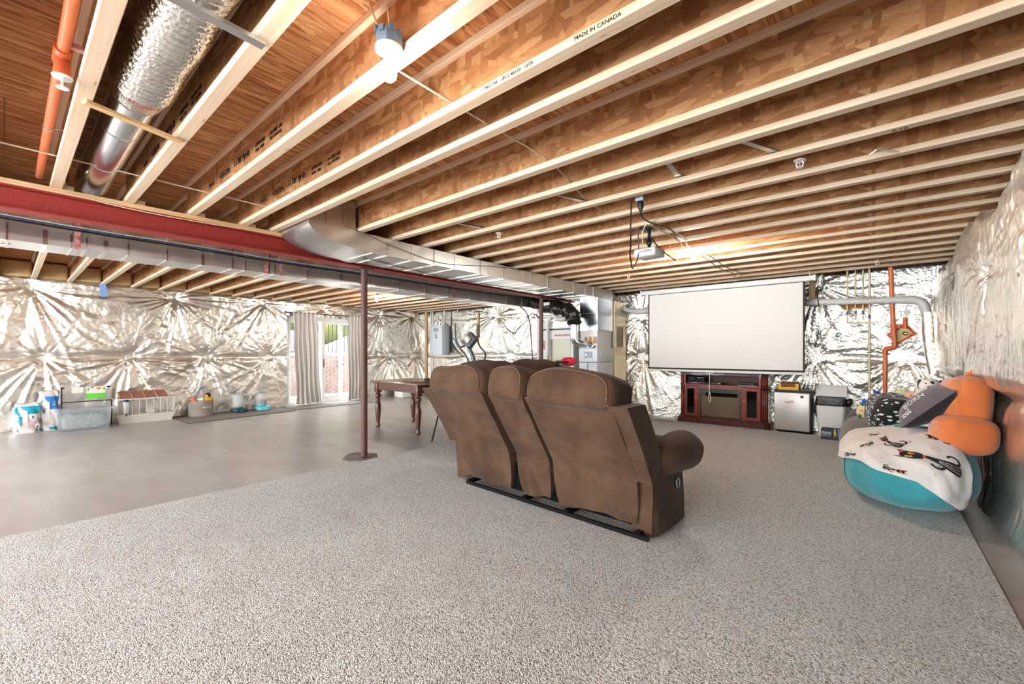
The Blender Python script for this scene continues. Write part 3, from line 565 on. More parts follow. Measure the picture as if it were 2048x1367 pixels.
# ---------------------------------------------------------------- reclining sofas
def back_y(z, lean=1.0):     # rear face of the backrest
    if z < .42: return -.345-.055*(z-.06)/.36
    return -.40-.335*lean*(z-.42)/.53
def sofa(name, loc, rot, segs, half, label, rail=True):
    t = thing(name, label, 'sofa', loc, rot, group=None, local=True); s = M['suede']
    for i, (x0, x1) in enumerate(segs):
        w = x1-x0
        def pan(u, v, x0=x0, w=w, i=i):
            z = .075+.875*v; x = x0+w*u; y = back_y(z)
            lo = max(0, 1-v/.42)
            y += -.018*math.sin(math.pi*min(1, v*1.4))*math.sin(math.pi*u)**.5
            y += lo*(.030*math.sin(u*7+i*2.1+v*8)+.010*math.sin(u*19+v*14+i))*math.sin(math.pi*min(1, u*1.0+.001))**.4
            y += .010*float(fbm(np.array(u*3+i*5), np.array(v*5), 3))
            z += -.012*lo*math.sin(u*3.1+i)*(1-v)
            x += (.5-u)*.05*max(0, 1-v/.3)**2
            return (x, y, z)
        MB().grid(pan, 26, 34, (0, .09, 0)).build('back_panel', s, t, ang=50)
        MB().tube([(x0+.012, back_y(.95)-.002, .946), (x1-.012, back_y(.95)-.002, .946)], .005, 6).build('piping', M['seam'], t)
        cx = (x0+x1)/2; hw = w/2+.008
        def cf(p, hw=hw, i=i):
            z = p.z+.012*math.sin(p.x*11+i)*(1 if p.z > 0 else 0)
            y = p.y+.012*float(fbm(np.array(p.x*7+i*3), np.array(p.z*9+3), 3))
            return (p.x, y, z-.02*(abs(p.x)/hw)**4)
        cu = MB().blob((cx, -.58, 1.015), (hw, .185, .14), (.45, .42), (-.22, 0, 0), 48, 24, cf).build('head_cushion', s, t, ang=70)
        P = []
        for k in range(33):
            a_ = math.pi*k/32; qx = .90*math.copysign(abs(math.cos(a_))**.45, math.cos(a_)); qz = -.45+1.25*max(0, math.sin(a_))**.45
            A_ = max(0, 1-abs(qz)**(2/.45))**(.45/.42); qy = -max(0, A_-abs(qx)**(2/.42))**.21
            v_ = Vector((qx*hw, qy*.185-.004, qz*.14)); v_ = Vector(cf(v_)); P.append(Vector((cx, -.58, 1.015))+Euler((-.22, 0, 0)).to_matrix() @ v_)
        MB().tube(P, .0045, 6).build('cushion_seam', M['seam'], cu)
        MB().blob((cx, .05, .48), (w/2-.01, .42, .11), (.4, .35), (0, 0, 0), 28, 12).build('seat_cushion', s, t)
        MB().rbox((cx, -.40, .74), (w-.02, .16, .5), .07, 3, (.42, 0, 0)).build('back_cushion', s, t)
        MB().rbox((cx, .36, .24), (w-.03, .09, .34), .03, 2).build('footrest', s, t)
    for sgn in (-1, 1):
        xo = sgn*half
        def wing(u, v, sgn=sgn):
            z = .40+.545*v; return (sgn*(half-.125+.125*u), back_y(z)-.004+.01*math.sin(3*v), z)
        MB().grid(wing, 4, 14, (0, .24, 0)).build('wing', s, t, ang=50)
        def sd(u, v, sgn=sgn):      # side panel wraps around the rear corner
            L = [(-.17, -.335), (-.06, -.335), (-.02, -.325), (-.0, -.27), (.0, -.1), (.005, .05), (.0, .18), (-.06, .2)]
            k = u*(len(L)-1); a = min(int(k), len(L)-2); f = k-a; px = L[a][0]*(1-f)+L[a+1][0]*f; py = L[a][1]*(1-f)+L[a+1][1]*f
            z = .02+.46*v; return (sgn*(half-.01+px-.012*math.sin(v*3)*(u > .3)+.006*math.sin(u*14+v*6)), py-.015*v, z)
        MB().grid(sd, 35, 14).build('side_panel', s, t, ang=60)
        MB().rbox((sgn*(half-.14), -.03, .26), (.20, .46, .44), .03).build('arm_box', s, t)
        Y_ = [-.26, -.23, -.16, -.05, .08, .2, .27, .305, .315]; Rr = [.03, .085, .115, .128, .14, .148, .143, .11, .04]
        MB().add([(sgn*(half-.055)+Rr[k]*1.08*math.cos(a)+.004*math.sin(5*a+k), y_, .53+Rr[k]*math.sin(a)*(1.0 if math.sin(a) > 0 else 1.05)) for k, y_ in enumerate(Y_) for a in [2*math.pi*i/28 for i in range(28)]],
                 [(k*28+i, k*28+(i+1) % 28, (k+1)*28+(i+1) % 28, (k+1)*28+i) for k in range(8) for i in range(28)]+[tuple(range(28)), tuple(range(224, 252))]).build('arm_roll', s, t, ang=70)
        if sgn > 0:
            h = MB(); h.cyl((half-.005, .0, .33), (half+.006, .0, .33), .038, n=20); h.build('lever_cup', M['black'], t)
            MB().tube([(half+.01, .005+.028*math.cos(a), .33+.034*math.sin(a)) for a in [2*math.pi*k/16 for k in range(17)]], .004, 6).build('lever_ring', M['grayp'], t)
    if rail:
        MB().b2((-.80, -.42, .018), (half-.02, -.395, .045)).build('base_rail', M['blackm'], t, smooth=False)
        MB().b2((-.86, .10, .018), (half-.06, .125, .045)).build('base_rail', M['blackm'], t, smooth=False)
        for x in (-.82, -.1, .35, .95): MB().b2((x, -.40, .02), (x+.045, .12, .05)).build('cross_bar', M['blackm'], t, smooth=False)
    MB().b2((-half+.2, -.32, .06), (half-.2, .3, .30)).build('mechanism_box', M['dark'], t, smooth=False)
    return t
sofa('reclining_sofa', (-2.19, 3.25, .014), R(-3.4), ((-.965, -.245), (-.155, .205), (.245, .975)), 1.085, 'brown suede reclining sofa with center console, back towards the camera')
sofa('reclining_loveseat', (-3.62, 5.02, .014), R(-90), ((-1.06, -.02), (.02, 1.06)), 1.15, 'brown suede sofa beyond the first, only the tops of its two cushions showing', False)
M['capred'] = mat('red_cloth', c(214, 36, 58), .8)
t = thing('red_cap', 'small red and black cap lying on top of the rear sofa', 'hat', (-3.78, 5.9, 1.13))
MB().blob((-3.78, 5.9, 1.15), (.12, .11, .07), (.8, 1)).build('crown', M['capred'], t)
MB().blob((-3.80, 5.74, 1.14), (.09, .12, .02), (.8, 1)).build('brim', M['black'], t)
# ---------------------------------------------------------------- dining table
M['tabledark'] = mat('table_wood', c(92, 58, 42), .32, bump=(20, .05), vary=(c(76, 46, 34), 6, 4), stretch=(1, 8, 8))
M['tabletop'] = mat('table_top_wood', c(120, 88, 70), .22, vary=(c(104, 74, 58), 5, 4), stretch=(1, 9, 9))
t = thing('dining_table', 'dark wooden dining table with turned legs, left of the sofa', 'table', (-6.0, 4.6, 0))
tx0, tx1, ty0, ty1 = -6.68, -5.36, 4.08, 5.02
MB().rbox(((tx0+tx1)/2, (ty0+ty1)/2, .795), (tx1-tx0, ty1-ty0, .035), .012, 2).build('tabletop', M['tabletop'], t)
for a, b in (((tx0+.1, ty0+.07, .655), (tx1-.1, ty0+.095, .778)), ((tx0+.1, ty1-.095, .655), (tx1-.1, ty1-.07, .778)), ((tx0+.07, ty0+.1, .655), (tx0+.095, ty1-.1, .778)), ((tx1-.095, ty0+.1, .655), (tx1-.07, ty1-.1, .778))):
    MB().b2(a, b).build('apron', M['tabledark'], t, smooth=False)
LP = [(.028, 0), (.034, .02), (.036, .05), (.026, .07), (.030, .09), (.037, .18), (.048, .30), (.052, .36), (.044, .42), (.028, .46), (.040, .475), (.040, .49), (.028, .505), (.048, .53), (.052, .555), (.046, .58), (.03, .595), (.042, .605), (.042, .615)]
for x in (tx0+.10, tx1-.10):
    for y in (ty0+.10, ty1-.10):
        b = MB().lathe(LP, (x, y, 0), 20); b.rbox((x, y, .697), (.095, .095, .165), .006); b.build('leg', M['tabledark'], t)
t = thing('phone_stand', 'small black gadget standing on the far end of the dining table', 'gadget', (-5.55, 4.42, .813))
MB().rbox((-5.55, 4.42, .821), (.08, .06, .016), .004).build('base', M['black'], t)
MB().rbox((-5.55, 4.43, .86), (.1, .03, .05), .008, 2, (.2, 0, 0)).build('body', M['black'], t)
single(MB().tube([(-4.93, 4.02, .0), (-4.86, 4.04, .25), (-4.80, 4.05, .45)], .012, 8), 'chair_leg', M['blackm'], 'thin black metal leg standing just left of the brown sofa', 'leg')
t = thing('storage_box', 'white low box on the floor under the dining table, by the foil wall', 'box', (-10.4, 7.7, 0))
MB().rbox((-10.42, 7.65, .14), (.4, .75, .27), .015).build('body', M['white'], t)
MB().rbox((-10.42, 7.65, .285), (.42, .77, .03), .01).build('lid', M['white'], t)
single(MB().blob((-9.5, 8.2, .06), (.14, .2, .06), (1, 1), fn=lambda p: p*(1+.2*math.sin(p.x*60)*math.cos(p.y*50))), 'green_toy', mat('green_cloth', c(70, 140, 96), .8), 'small green object on the floor beyond the dining table', 'toy')
single(MB().blob((-5.6, 5.2, .035), (.10, .06, .035), (.6, .8)).blob((-5.62, 5.24, .075), (.05, .04, .03)), 'dark_shoe', M['black'], 'small dark shoe on the concrete right of the table legs', 'shoe')
# ---------------------------------------------------------------- projection screen
M['screen'] = mat('screen_fabric', c(232, 226, 220), .85); M['frame'] = mat('screen_border', c(38, 36, 36), .7)
t = thing('projection_screen', 'big white pull-down projection screen with black border, hung before the back wall', 'screen', (-2.06, 8.0, .97))
sx0, sx1, sz0, sz1, sy = -3.32, -.815, .985, 2.40, 8.0
def scr(z0, z1, x0, x1, nm, m, dy=0):
    return MB().b2((x0, sy+dy-.001, z0), (x1, sy+dy+.001, z1)).build(nm, m, t, smooth=False)
scr(sz0, sz1, sx0, sx1, 'border', M['frame']); scr(sz0+.03, sz1-.012, sx0+.025, sx1-.025, 'fabric', M['screen'], -.003)
MB().rbox(((sx0+sx1)/2, sy, 2.44), (2.78, .085, .085), .02, 3).build('roller_case', M['white'], t)
for x in (sx0-.13, sx1+.13): MB().rbox((x, sy, 2.44), (.03, .1, .1), .012).build('case_end', M['white'], t)
MB().rbox(((sx0+sx1)/2, sy, .965), (2.56, .03, .04), .008).build('bottom_bar', M['white'], t)
for x in (sx0-.06, sx1+.06): MB().tube([(x, sy, 2.48), (x, sy-.02, 2.53), (x, sy-.15, 2.545)], .006, 6).build('hanging_hook', M['white'], t)
hx = -2.2
MB().tube([(hx-.055, sy-.02, .955), (hx-.055, sy-.022, .925), (hx+.055, sy-.022, .925), (hx+.055, sy-.02, .955), (hx-.055, sy-.02, .955)], .008, 6).build('pull_handle', M['white'], t)
MB().tube([(hx+.0, sy-.03, .93), (hx, sy-.03, .62), (hx-.02, sy-.03, .5), (hx-.01, sy-.03, .435), (hx+.015, sy-.03, .42), (hx+.018, sy-.03, .5), (hx+.006, sy-.03, .6)], .006, 6, smooth=1).build('pull_cord', M['white'], t)
# ---------------------------------------------------------------- electric fireplace console
M['cherry'] = mat('cherry_wood', c(150, 62, 38), .3, vary=(c(118, 44, 28), 5, 4), stretch=(9, 9, 1.2), coat=.3)
M['cherryd'] = mat('cherry_dark', c(92, 42, 32), .32, vary=(c(70, 32, 26), 5, 4), stretch=(9, 9, 1.2), coat=.3)
M['smoke'] = mat('smoked_glass', c(14, 11, 10), .08, spec=.6)
M['fireglass'] = mat('firebox_glass', c(116, 102, 84), .12, spec=.5)
M['cabinterior'] = mat('cabinet_back', c(88, 40, 26), .5)
FP = thing('fireplace_console', 'dark cherry electric fireplace console with two glazed doors under the screen', 'fireplace', (-2.08, 8.35, 0), R(0))
x0, x1, yf, yb = -2.80, -1.36, 8.20, 8.56
def plate(z0, z1, ov, nm, m, ch=.09):
    a, b, f = x0-ov, x1+ov, yf-ov
    return MB().prism([(a+ch, f), (b-ch, f), (b, f+ch), (b, yb), (a, yb), (a, f+ch)], z0, z1, 'xy').build(nm, m, FP, smooth=False)
plate(.0, .085, .05, 'base', M['cherryd']); plate(.085, .105, .035, 'base_moulding', M['cherryd']); plate(.105, .12, .015, 'base_moulding', M['cherry'])
plate(.915, .935, .012, 'top_moulding', M['cherryd']); plate(.935, .955, .03, 'top_moulding', M['cherryd']); plate(.955, .985, .05, 'top_board', M['cherryd'])
fx0, fx1 = x0+.09, x1-.09
for k in range(30):
    xx = fx0+(fx1-fx0)*(k+.5)/30; MB().rbox((xx, yf-.022, .924), (.026, .02, .014), .005, 1).build('bead', M['cherryd'], FP); MB().rbox((xx, yf-.028, .112), (.026, .02, .012), .005, 1).build('bead', M['cherryd'], FP)
for sx, xa, xb in ((-1, x0, fx0), (1, x1, fx1)):      # canted corner pilasters with panel and flutes
    P = [(xa, yf+.09), (xb, yf), (xb, yb), (xa, yb)]
    MB().prism(P, .12, .915, 'xy').build('pilaster', M['cherryd'], FP, smooth=False)
    d = Vector((xb-xa, -.09, 0)); L = d.length; d.normalize(); nrm = Vector((sx*.7071, -.7071, 0)); mid = Vector(((xa+xb)/2, yf+.045, 0)); rz = math.atan2(d.y, d.x)
    MB().rbox(mid+nrm*.004+Vector((0, 0, .80)), (L*.6, .016, .15), .004, 1, (0, 0, rz)).build('pilaster_panel', M['cherry'], FP)
    MB().rbox(mid+nrm*.006+Vector((0, 0, .70)), (L*1.0, .026, .02), .004, 1, (0, 0, rz)).build('pilaster_band', M['cherryd'], FP)
    for k in (-1, 0, 1): MB().rbox(mid+nrm*.003+d*(k*.03)+Vector((0, 0, .40)), (.014, .014, .50), .005, 1, (0, 0, rz)).build('flute', M['cherry'], FP)
MB().b2((fx0, yb-.02, .12), (fx1, yb, .915)).build('back_panel', M['cabinterior'], FP, smooth=False)
MB().b2((fx0, yf+.004, .69), (fx1, yb-.02, .715)).build('shelf', M['cherry'], FP, smooth=False)
MB().b2((fx0, yf+.002, .885), (fx1, yf+.03, .915)).build('top_rail', M['cherryd'], FP, smooth=False)
for xa in (fx0, fx1-.03): MB().b2((xa, yf+.002, .715), (xa+.03, yf+.03, .885)).build('side_stile', M['cherry'], FP, smooth=False)
MB().b2((-2.43, yf+.05, .12), (-1.75, yb-.03, .69)).build('firebox', M['dark'], FP, smooth=False)
for xa, xb, kx in ((fx0+.005, -2.47, 1), (-1.715, fx1-.005, 0)):
    d_ = MB(); fw = .05
    d_.b2((xa, yf-.008, .13), (xa+fw, yf+.014, .682)).b2((xb-fw, yf-.008, .13), (xb, yf+.014, .682)).b2((xa+fw, yf-.008, .13), (xb-fw, yf+.014, .13+fw)).b2((xa+fw, yf-.008, .682-fw), (xb-fw, yf+.014, .682))
    d_ = d_.build('door', M['cherry'], FP, smooth=False)
    MB().b2((xa+fw, yf+.002, .13+fw), (xb-fw, yf+.006, .682-fw)).build('door_glass', M['smoke'], d_, smooth=False)
    for q in (xa+fw, xb-fw-.006): MB().b2((q, yf-.012, .13+fw), (q+.006, yf-.002, .682-fw)).build('glass_bead', M['cherryd'], d_, smooth=False)
    px = xb-.02 if kx else xa+.02
    MB().lathe([(.004, 0), (.006, -.012), (.013, -.018), (.013, -.024), (.004, -.028)], (px, yf-.008, .47), 14, 'y').build('knob', M['brass'], d_)
    MB().b2((xa-.004, yf+.014, .12), (xb+.004, yb-.03, .69)).build('door_cavity', M['dark'], FP, smooth=False)
for xa in (-2.465, -1.745): MB().b2((xa, yf-.002, .12), (xa+.028, yf+.05, .69)).build('inner_stile', M['cherry'], FP, smooth=False)
MB().b2((-2.437, yf-.002, .645), (-1.745, yf+.05, .69)).build('inner_rail', M['cherry'], FP, smooth=False)
ins = MB().b2((-2.435, yf+.004, .125), (-1.747, yf+.02, .645)).build('firebox_insert', M['insert'], FP, smooth=False)
MB().b2((-2.40, yf+.001, .15), (-1.78, yf+.006, .50)).build('fire_glass', M['fireglass'], FP, smooth=False)
MB().b2((-2.33, yf-.001, .51), (-1.81, yf+.006, .575)).build('heater_slot', M['dark'], FP, smooth=False)
MB().b2((-2.27, yf-.001, .595), (-1.92, yf+.006, .63)).build('control_strip', M['black'], FP, smooth=False)
for k in range(7): MB().rbox((-2.20+k*.04, yf-.002, .612), (.012, .004, .006), .001, 1).build('control_button', M['grayp'], FP)
for k in range(9):
    MB().blob((-2.32+k*.062, yf-.002, .20+.02*math.sin(k*2.3)), (.05, .006, .02), (.8, .8), (0, .5*math.sin(k*1.7), 0), 12, 6).build('log', M['log'], FP)
# electronics on the console shelf
EL = 'electronics on the fireplace console shelf'
def gadget(name, x, y, z, sz, m, lab, extra=None):
    t = thing(name, lab, 'electronics', (x, y, z), group=EL); MB().rbox((x, y, z+sz[2]/2), sz, .006).build('case', m, t)
    if extra: extra(t)
gadget('media_player', -2.50, 8.33, .715, (.34, .2, .045), M['black'], 'flat black player at the left end of the console shelf', lambda t: MB().b2((-2.6, 8.225, .73), (-2.45, 8.232, .74)).build('disc_slot', M['grayp'], t))
gadget('game_console', -2.52, 8.36, .762, (.30, .2, .085), M['black'], 'taller black box stacked on the flat player', lambda t: MB().rbox((-2.47, 8.258, .82), (.16, .01, .05), .004).build('gloss_panel', M['smoke'], t))
gadget('set_top_box', -2.17, 8.32, .715, (.19, .14, .04), M['darkgray'], 'small dark gray box in the middle of the console shelf', lambda t: MB().b2((-2.13, 8.245, .73), (-2.11, 8.252, .745)).build('indicator', M['white'], t))
gadget('black_case', -2.33, 8.34, .715, (.11, .16, .035), M['black'], 'narrow black case between the player and the gray box')
gadget('folded_papers', -1.66, 8.33, .715, (.30, .2, .015), M['grayp'], 'gray folder lying at the right end of the console shelf')
gadget('black_pouch', -1.68, 8.32, .731, (.24, .13, .04), M['black'], 'black pouch lying on the gray folder', lambda t: MB().tube([(-1.58, 8.26, .765), (-1.50, 8.25, .77)], .006, 6).build('pen', M['brass'], t))
# ---------------------------------------------------------------- mini fridge and neighbours
M['fridge'] = mat('fridge_door', c(190, 184, 178), .34, .35); M['stick'] = mat('sticker_red', c(206, 96, 92), .6, vary=(c(238, 226, 222), 60, 1))
t = thing('mini_fridge', 'small fridge with brushed gray door and black body, right of the fireplace', 'fridge', (-1.0, 8.38, 0))
MB().rbox((-1.0, 8.40, .35), (.50, .36, .66), .01).build('cabinet', M['black'], t)
MB().rbox((-1.01, 8.185, .345), (.485, .06, .61), .012, 3).build('door', M['fridge'], t)
MB().rbox((-1.0, 8.39, .675), (.51, .42, .02), .006).build('worktop', M['black'], t)
MB().lathe([(.001, 0), (.024, -.001), (.024, -.004), (.001, -.005)], (-.87, 8.155, .59), 20, 'y').build('badge', M['darkgray'], t)
MB().box((-1.04, 8.153, .50), (.12, .002, .03), (0, -.12, 0)).build('sticker', M['stick'], t, smooth=False)
for x in (-1.2, -.8): MB().cyl((x, 8.3, 0), (x, 8.3, .03), .02, n=10).build('foot', M['black'], t)
M['yellow'] = mat('yellow_card', c(226, 176, 52), .5); M['brown'] = mat('brown_snack', c(148, 96, 56), .8, bump=(60, .6))
t = thing('snack_carton', 'open yellow carton of brown snacks on top of the mini fridge', 'box', (-1.06, 8.32, .687))
b = MB(); b.b2((-1.20, 8.22, .687), (-.92, 8.42, .693)).b2((-1.20, 8.22, .687), (-.92, 8.224, .735)).b2((-1.20, 8.416, .687), (-.92, 8.42, .80)).b2((-1.20, 8.22, .687), (-1.196, 8.42, .79)).b2((-.924, 8.22, .687), (-.92, 8.42, .79))
b.b2((-1.20, 8.218, .735), (-1.16, 8.224, .79)).b2((-.96, 8.218, .735), (-.92, 8.224, .79)); b.build('carton', M['yellow'], t, smooth=False)
for i in range(5):
    for j in range(2): MB().blob((-1.15+i*.045, 8.28+j*.07, .755+.02*((i+j) % 2)), (.028, .035, .04), (.6, .6)).build('snack_pack', M['brown'], t)
t = thing('trash_can', 'white plastic trash can with a black liner and lid tipped up, beside the fridge', 'bin', (-.50, 8.36, 0))
b = MB(); n_ = 5
def binring(z, hw, hd, r=.04):
    P = []
    for cx, cy, a0 in ((hw-r, hd-r, 0), (-hw+r, hd-r, 90), (-hw+r, -hd+r, 180), (hw-r, -hd+r, 270)):
        for k in range(n_): a = R(a0+90*k/(n_-1)); P.append((-.51+cx+r*math.cos(a), 8.36+cy+r*math.sin(a), z))
    return P
def rings(rs, cap=True):
    V = [p for r_ in rs for p in r_]; n = len(rs[0]); F = [(k*n+i, k*n+(i+1) % n, (k+1)*n+(i+1) % n, (k+1)*n+i) for k in range(len(rs)-1) for i in range(n)]
    if cap: F.append(tuple(range(n)))
    return MB().add(V, F)
rings([binring(0.0, .155, .12), binring(.02, .16, .125), binring(.50, .185, .15), binring(.50, .178, .143), binring(.3, .17, .135)]).build('body', M['white'], t)
M['bagblack'] = mat('black_bag', c(30, 27, 25), .25, bump=(30, .8, 4))
rings([binring(.47, .188, .153), binring(.53, .192, .157), binring(.595, .186, .15), binring(.60, .17, .13), binring(.45, .16, .12)]).build('liner', M['bagblack'], t, ang=60)
MB().blob((-.29, 8.30, .53), (.05, .05, .07), (1, 1), (0, .5, 0), 14, 8).build('liner_knot', M['bagblack'], t)
MB().rbox((-.51, 8.42, .69), (.40, .03, .20), .03, 3, (-.45, 0, 0)).build('lid', M['white'], t)
M['cardk'] = mat('dark_card', c(34, 36, 46), .5, vary=(c(52, 58, 74), 14, 2))
t = thing('drink_carton', 'low black carton of bottled drinks with white lettering before the trash can', 'box', (-.45, 7.85, .021))
bx = MB(); bx.b2((-.60, 7.82, .014), (-.32, 7.98, .024)).b2((-.60, 7.82, .014), (-.32, 7.826, .07)).b2((-.60, 7.974, .014), (-.32, 7.98, .17)).b2((-.60, 7.82, .014), (-.594, 7.98, .16)).b2((-.326, 7.82, .014), (-.32, 7.98, .16)).b2((-.60, 7.818, .07), (-.455, 7.826, .165)); bx.build('carton', M['cardk'], t, smooth=False)
text('PRIME', .062, basis((-.592, 7.8165, .092), (1, 0, -.05), (0, 0, 1)), M['inkw'], t, 'lettering', sx=.72)
text('HYDRATION', .018, basis((-.592, 7.8165, .068), (1, 0, -.05), (0, 0, 1)), M['inkw'], t, 'lettering')
for k, col in enumerate(((230, 190, 60), (90, 120, 200), (214, 60, 62))):
    m_ = mat('drink_label_%d' % k, c(*col), .4); bt = MB().lathe([(.016, 0), (.018, .01), (.018, .10), (.012, .12), (.009, .125)], (-.435+k*.042, 7.86, .026), 14).build('bottle', m_, t)
    MB().cyl((-.435+k*.042, 7.86, .15), (-.435+k*.042, 7.86, .168), .010, n=12).build('bottle_cap', M['white'], bt)
# ---------------------------------------------------------------- sliding door, curtains, outside
M['vinyl'] = mat('white_vinyl', c(236, 236, 234), .4)
gm = bpy.data.materials.new('window_glass'); gm.use_nodes = True; nt = gm.node_tree; nt.nodes.clear()
o_ = nt.nodes.new('ShaderNodeOutputMaterial'); mx = nt.nodes.new('ShaderNodeMixShader'); tr = nt.nodes.new('ShaderNodeBsdfTransparent'); gl = nt.nodes.new('ShaderNodeBsdfGlossy'); gl.inputs['Roughness'].default_value = .02
mx.inputs[0].default_value = .06; nt.links.new(tr.outputs[0], mx.inputs[1]); nt.links.new(gl.outputs[0], mx.inputs[2]); nt.links.new(mx.outputs[0], o_.inputs[0]); M['glass'] = gm
X = -11.03
fr = MB(); fr.b2((X-.09, 4.42, 0), (X+.09, 4.48, 2.2)).b2((X-.09, 6.42, 0), (X+.09, 6.48, 2.2)).b2((X-.09, 4.48, 2.12), (X+.09, 6.42, 2.2)).b2((X-.09, 4.48, 0), (X+.09, 6.42, .05))
dr = struct(fr.build('door_1', M['vinyl'], smooth=False))
for y0, y1, dx in ((4.48, 5.36, -.03), (5.32, 5.86, .03), (5.84, 6.42, -.03)):
    p = MB(); a, b = X+dx-.02, X+dx+.02; f = .075
    p.b2((a, y0, .05), (b, y0+f, 2.12)).b2((a, y1-f, .05), (b, y1, 2.12)).b2((a, y0+f, 2.04), (b, y1-f, 2.12)).b2((a, y0+f, .05), (b, y1-f, .15))
    s_ = p.build('door_panel', M['vinyl'], dr, smooth=False); MB().b2((X+dx-.004, y0+f, .15), (X+dx+.004, y1-f, 2.04)).build('pane', M['glass'], s_, smooth=False)
MB().rbox((X+.07, 5.36, 1.02), (.03, .03, .22), .01).build('door_handle', M['darkgray'], dr)
MB().b2((LX-.02, 4.30, 2.2), (LX+.06, 6.6, 2.27)).build('door_header', M['plate'], dr, smooth=False)
M['curtain'] = mat('curtain_cloth', c(200, 194, 186), .85, bump=(160, .12), sheen=.2)
def curtain(y0t, y1t, y0b, y1b, lab, ph, sag=0):
    def fn(u, v):
        y = (y0t*(1-u)+y1t*u)*(1-v)+(y0b*(1-u)+y1b*u)*v; fl = max(0, v-.75)/.25
        x = -10.76+(.018+.022*v)*math.sin(u*34+ph+1.2*math.sin(v*2+ph))+.012*math.sin(u*75+v*3)+.05*fl*fl*math.sin(u*5+ph)
        y += .05*fl*fl*(u-.4)*1.6+.012*math.sin(v*9+u*6)
        return (x, y, 2.25-2.225*v+.012*math.sin(u*20+ph)*fl)
    t = thing('curtain', lab, 'curtain', (-10.76, (y0t+y1t)/2, 0), group='gray curtains at the sliding door')
    MB().grid(fn, 90, 40, (.004, 0, 0)).build('cloth', M['curtain'], t, ang=80)
    MB().grid(lambda u, v: (fn(u, 0)[0]+.004, fn(u, 0)[1], 2.25+.04*v), 90, 2, (-.012, 0, 0)).build('rod_pocket', M['curtain'], t, ang=80)
curtain(4.50, 5.09, 4.58, 5.18, 'gray curtain hanging left of the white sliding door', .4)
curtain(5.92, 6.45, 5.92, 6.47, 'gray curtain at the right of the sliding door, partly behind the post', 2.1)
t = thing('curtain_rod', 'thin dark curtain rod above the sliding door', 'curtain rod', (-10.76, 5.4, 2.27))
MB().cyl((-10.76, 4.33, 2.268), (-10.76, 6.55, 2.268), .010, n=10).build('rod', M['darkgray'], t)
for y in (4.33, 6.55): MB().blob((-10.76, y, 2.268), (.02, .03, .02), nu=12, nv=8).build('finial', M['darkgray'], t)
for y in (4.42, 6.50): MB().b2((-10.93, y, 2.25), (-10.75, y+.012, 2.27)).build('bracket', M['darkgray'], t, smooth=False)
struct(MB().b2((-13.6, 0, -.14), (-11.4, 12.5, -.03)).build('patio_slab', M['concrete_wall'], smooth=False))  # concrete patio slab outside the sliding door
M['mortar'] = mat('mortar', c(122, 108, 102), .9); M['brick'] = mat('pale_brick', c(146, 124, 116), .9, vary=(c(128, 104, 96), 3.5, 2))
t = thing('retaining_wall', 'pale pinkish brick retaining wall outside the sliding door', 'wall', (-13.7, 6.8, -.03))
MB().b2((-13.85, 2.5, -.03), (-13.505, 11.5, 1.18)).build('mortar_core', M['mortar'], t, smooth=False)
b = MB()
for r in range(17):
    z = -.02+r*.0705
    for k in range(30):
        y = 4.0+k*.235+(.1175 if r % 2 else 0); b.b2((-13.506, y, z), (-13.494+.003*random.random(), y+.225, z+.061))
b.build('bricks', M['brick'], t, smooth=False, kind='stuff')
MB().rbox((-13.68, 7, 1.225), (.42, 9, .09), .01).build('coping', M['white'], t)
M['rail'] = mat('railing_metal', c(40, 38, 40), .5, .5)
t = thing('railing', 'thin black metal railing on top of the brick retaining wall', 'railing', (-13.68, 7, 1.27))
for z in (1.30, 2.3): MB().b2((-13.69, 3, z), (-13.67, 11, z+.03)).build('rail_bar', M['rail'], t, smooth=False)
for k in range(48): MB().b2((-13.69, 4.0+k*.135, 1.31), (-13.665, 4.026+k*.135, 2.31)).build('baluster', M['rail'], t, smooth=False)
M['shed'] = mat('brown_shutter', c(122, 96, 96), .8)
t = thing('wooden_screen', 'brownish slatted screen beyond the railing, left part of the door view', 'fence', (-15.2, 6.9, 0))
MB().b2((-15.3, 6.2, 0), (-15.22, 7.32, 2.05)).build('panel', M['shed'], t, smooth=False)
for k in range(7): MB().b2((-15.22, 6.25+k*.16, .2), (-15.205, 6.31+k*.16, 2.0)).build('slat', M['shed'], t, smooth=False)
t = thing('white_roof', 'white sloping roof seen through the right pane of the sliding door', 'roof', (-17, 10, 0))
MB().add([(-17.5, 7.6, 1.2), (-17.5, 12.6, 1.2), (-17.5, 12.6, 3.2), (-16.6, 7.6, 1.2), (-16.6, 12.6, 1.2), (-16.6, 12.6, 3.2)], [(0, 1, 2), (3, 5, 4), (0, 2, 5, 3), (1, 4, 5, 2), (0, 3, 4, 1)]).build('roof_slope', M['white'], t, smooth=False)
MB().b2((-17.4, 8.0, 0), (-16.7, 12.4, 1.2)).build('roof_wall', M['white'], t, smooth=False)
single(MB().tube([(-13.49, 7.05, .86), (-13.46, 7.1, .84), (-13.46, 7.22, .88), (-13.49, 7.3, .9)], .012, 6, smooth=1).tube([(-13.49, 7.22, .88), (-13.45, 7.25, .94)], .01, 6), 'wall_hook', M['black'], 'small black twig shaped hook on the brick retaining wall', 'hook')
M['leaf'] = mat('spring_leaves', c(104, 104, 58), .8, bump=(3, 1, 6), vary=(c(52, 62, 28), 1.6, 9))
struct(MB().b2((-60, -20, -.4), (-13.86, 60, .95)).build('lawn_ground', mat('lawn', c(88, 104, 56), .9), smooth=False))  # raised lawn behind the retaining wall
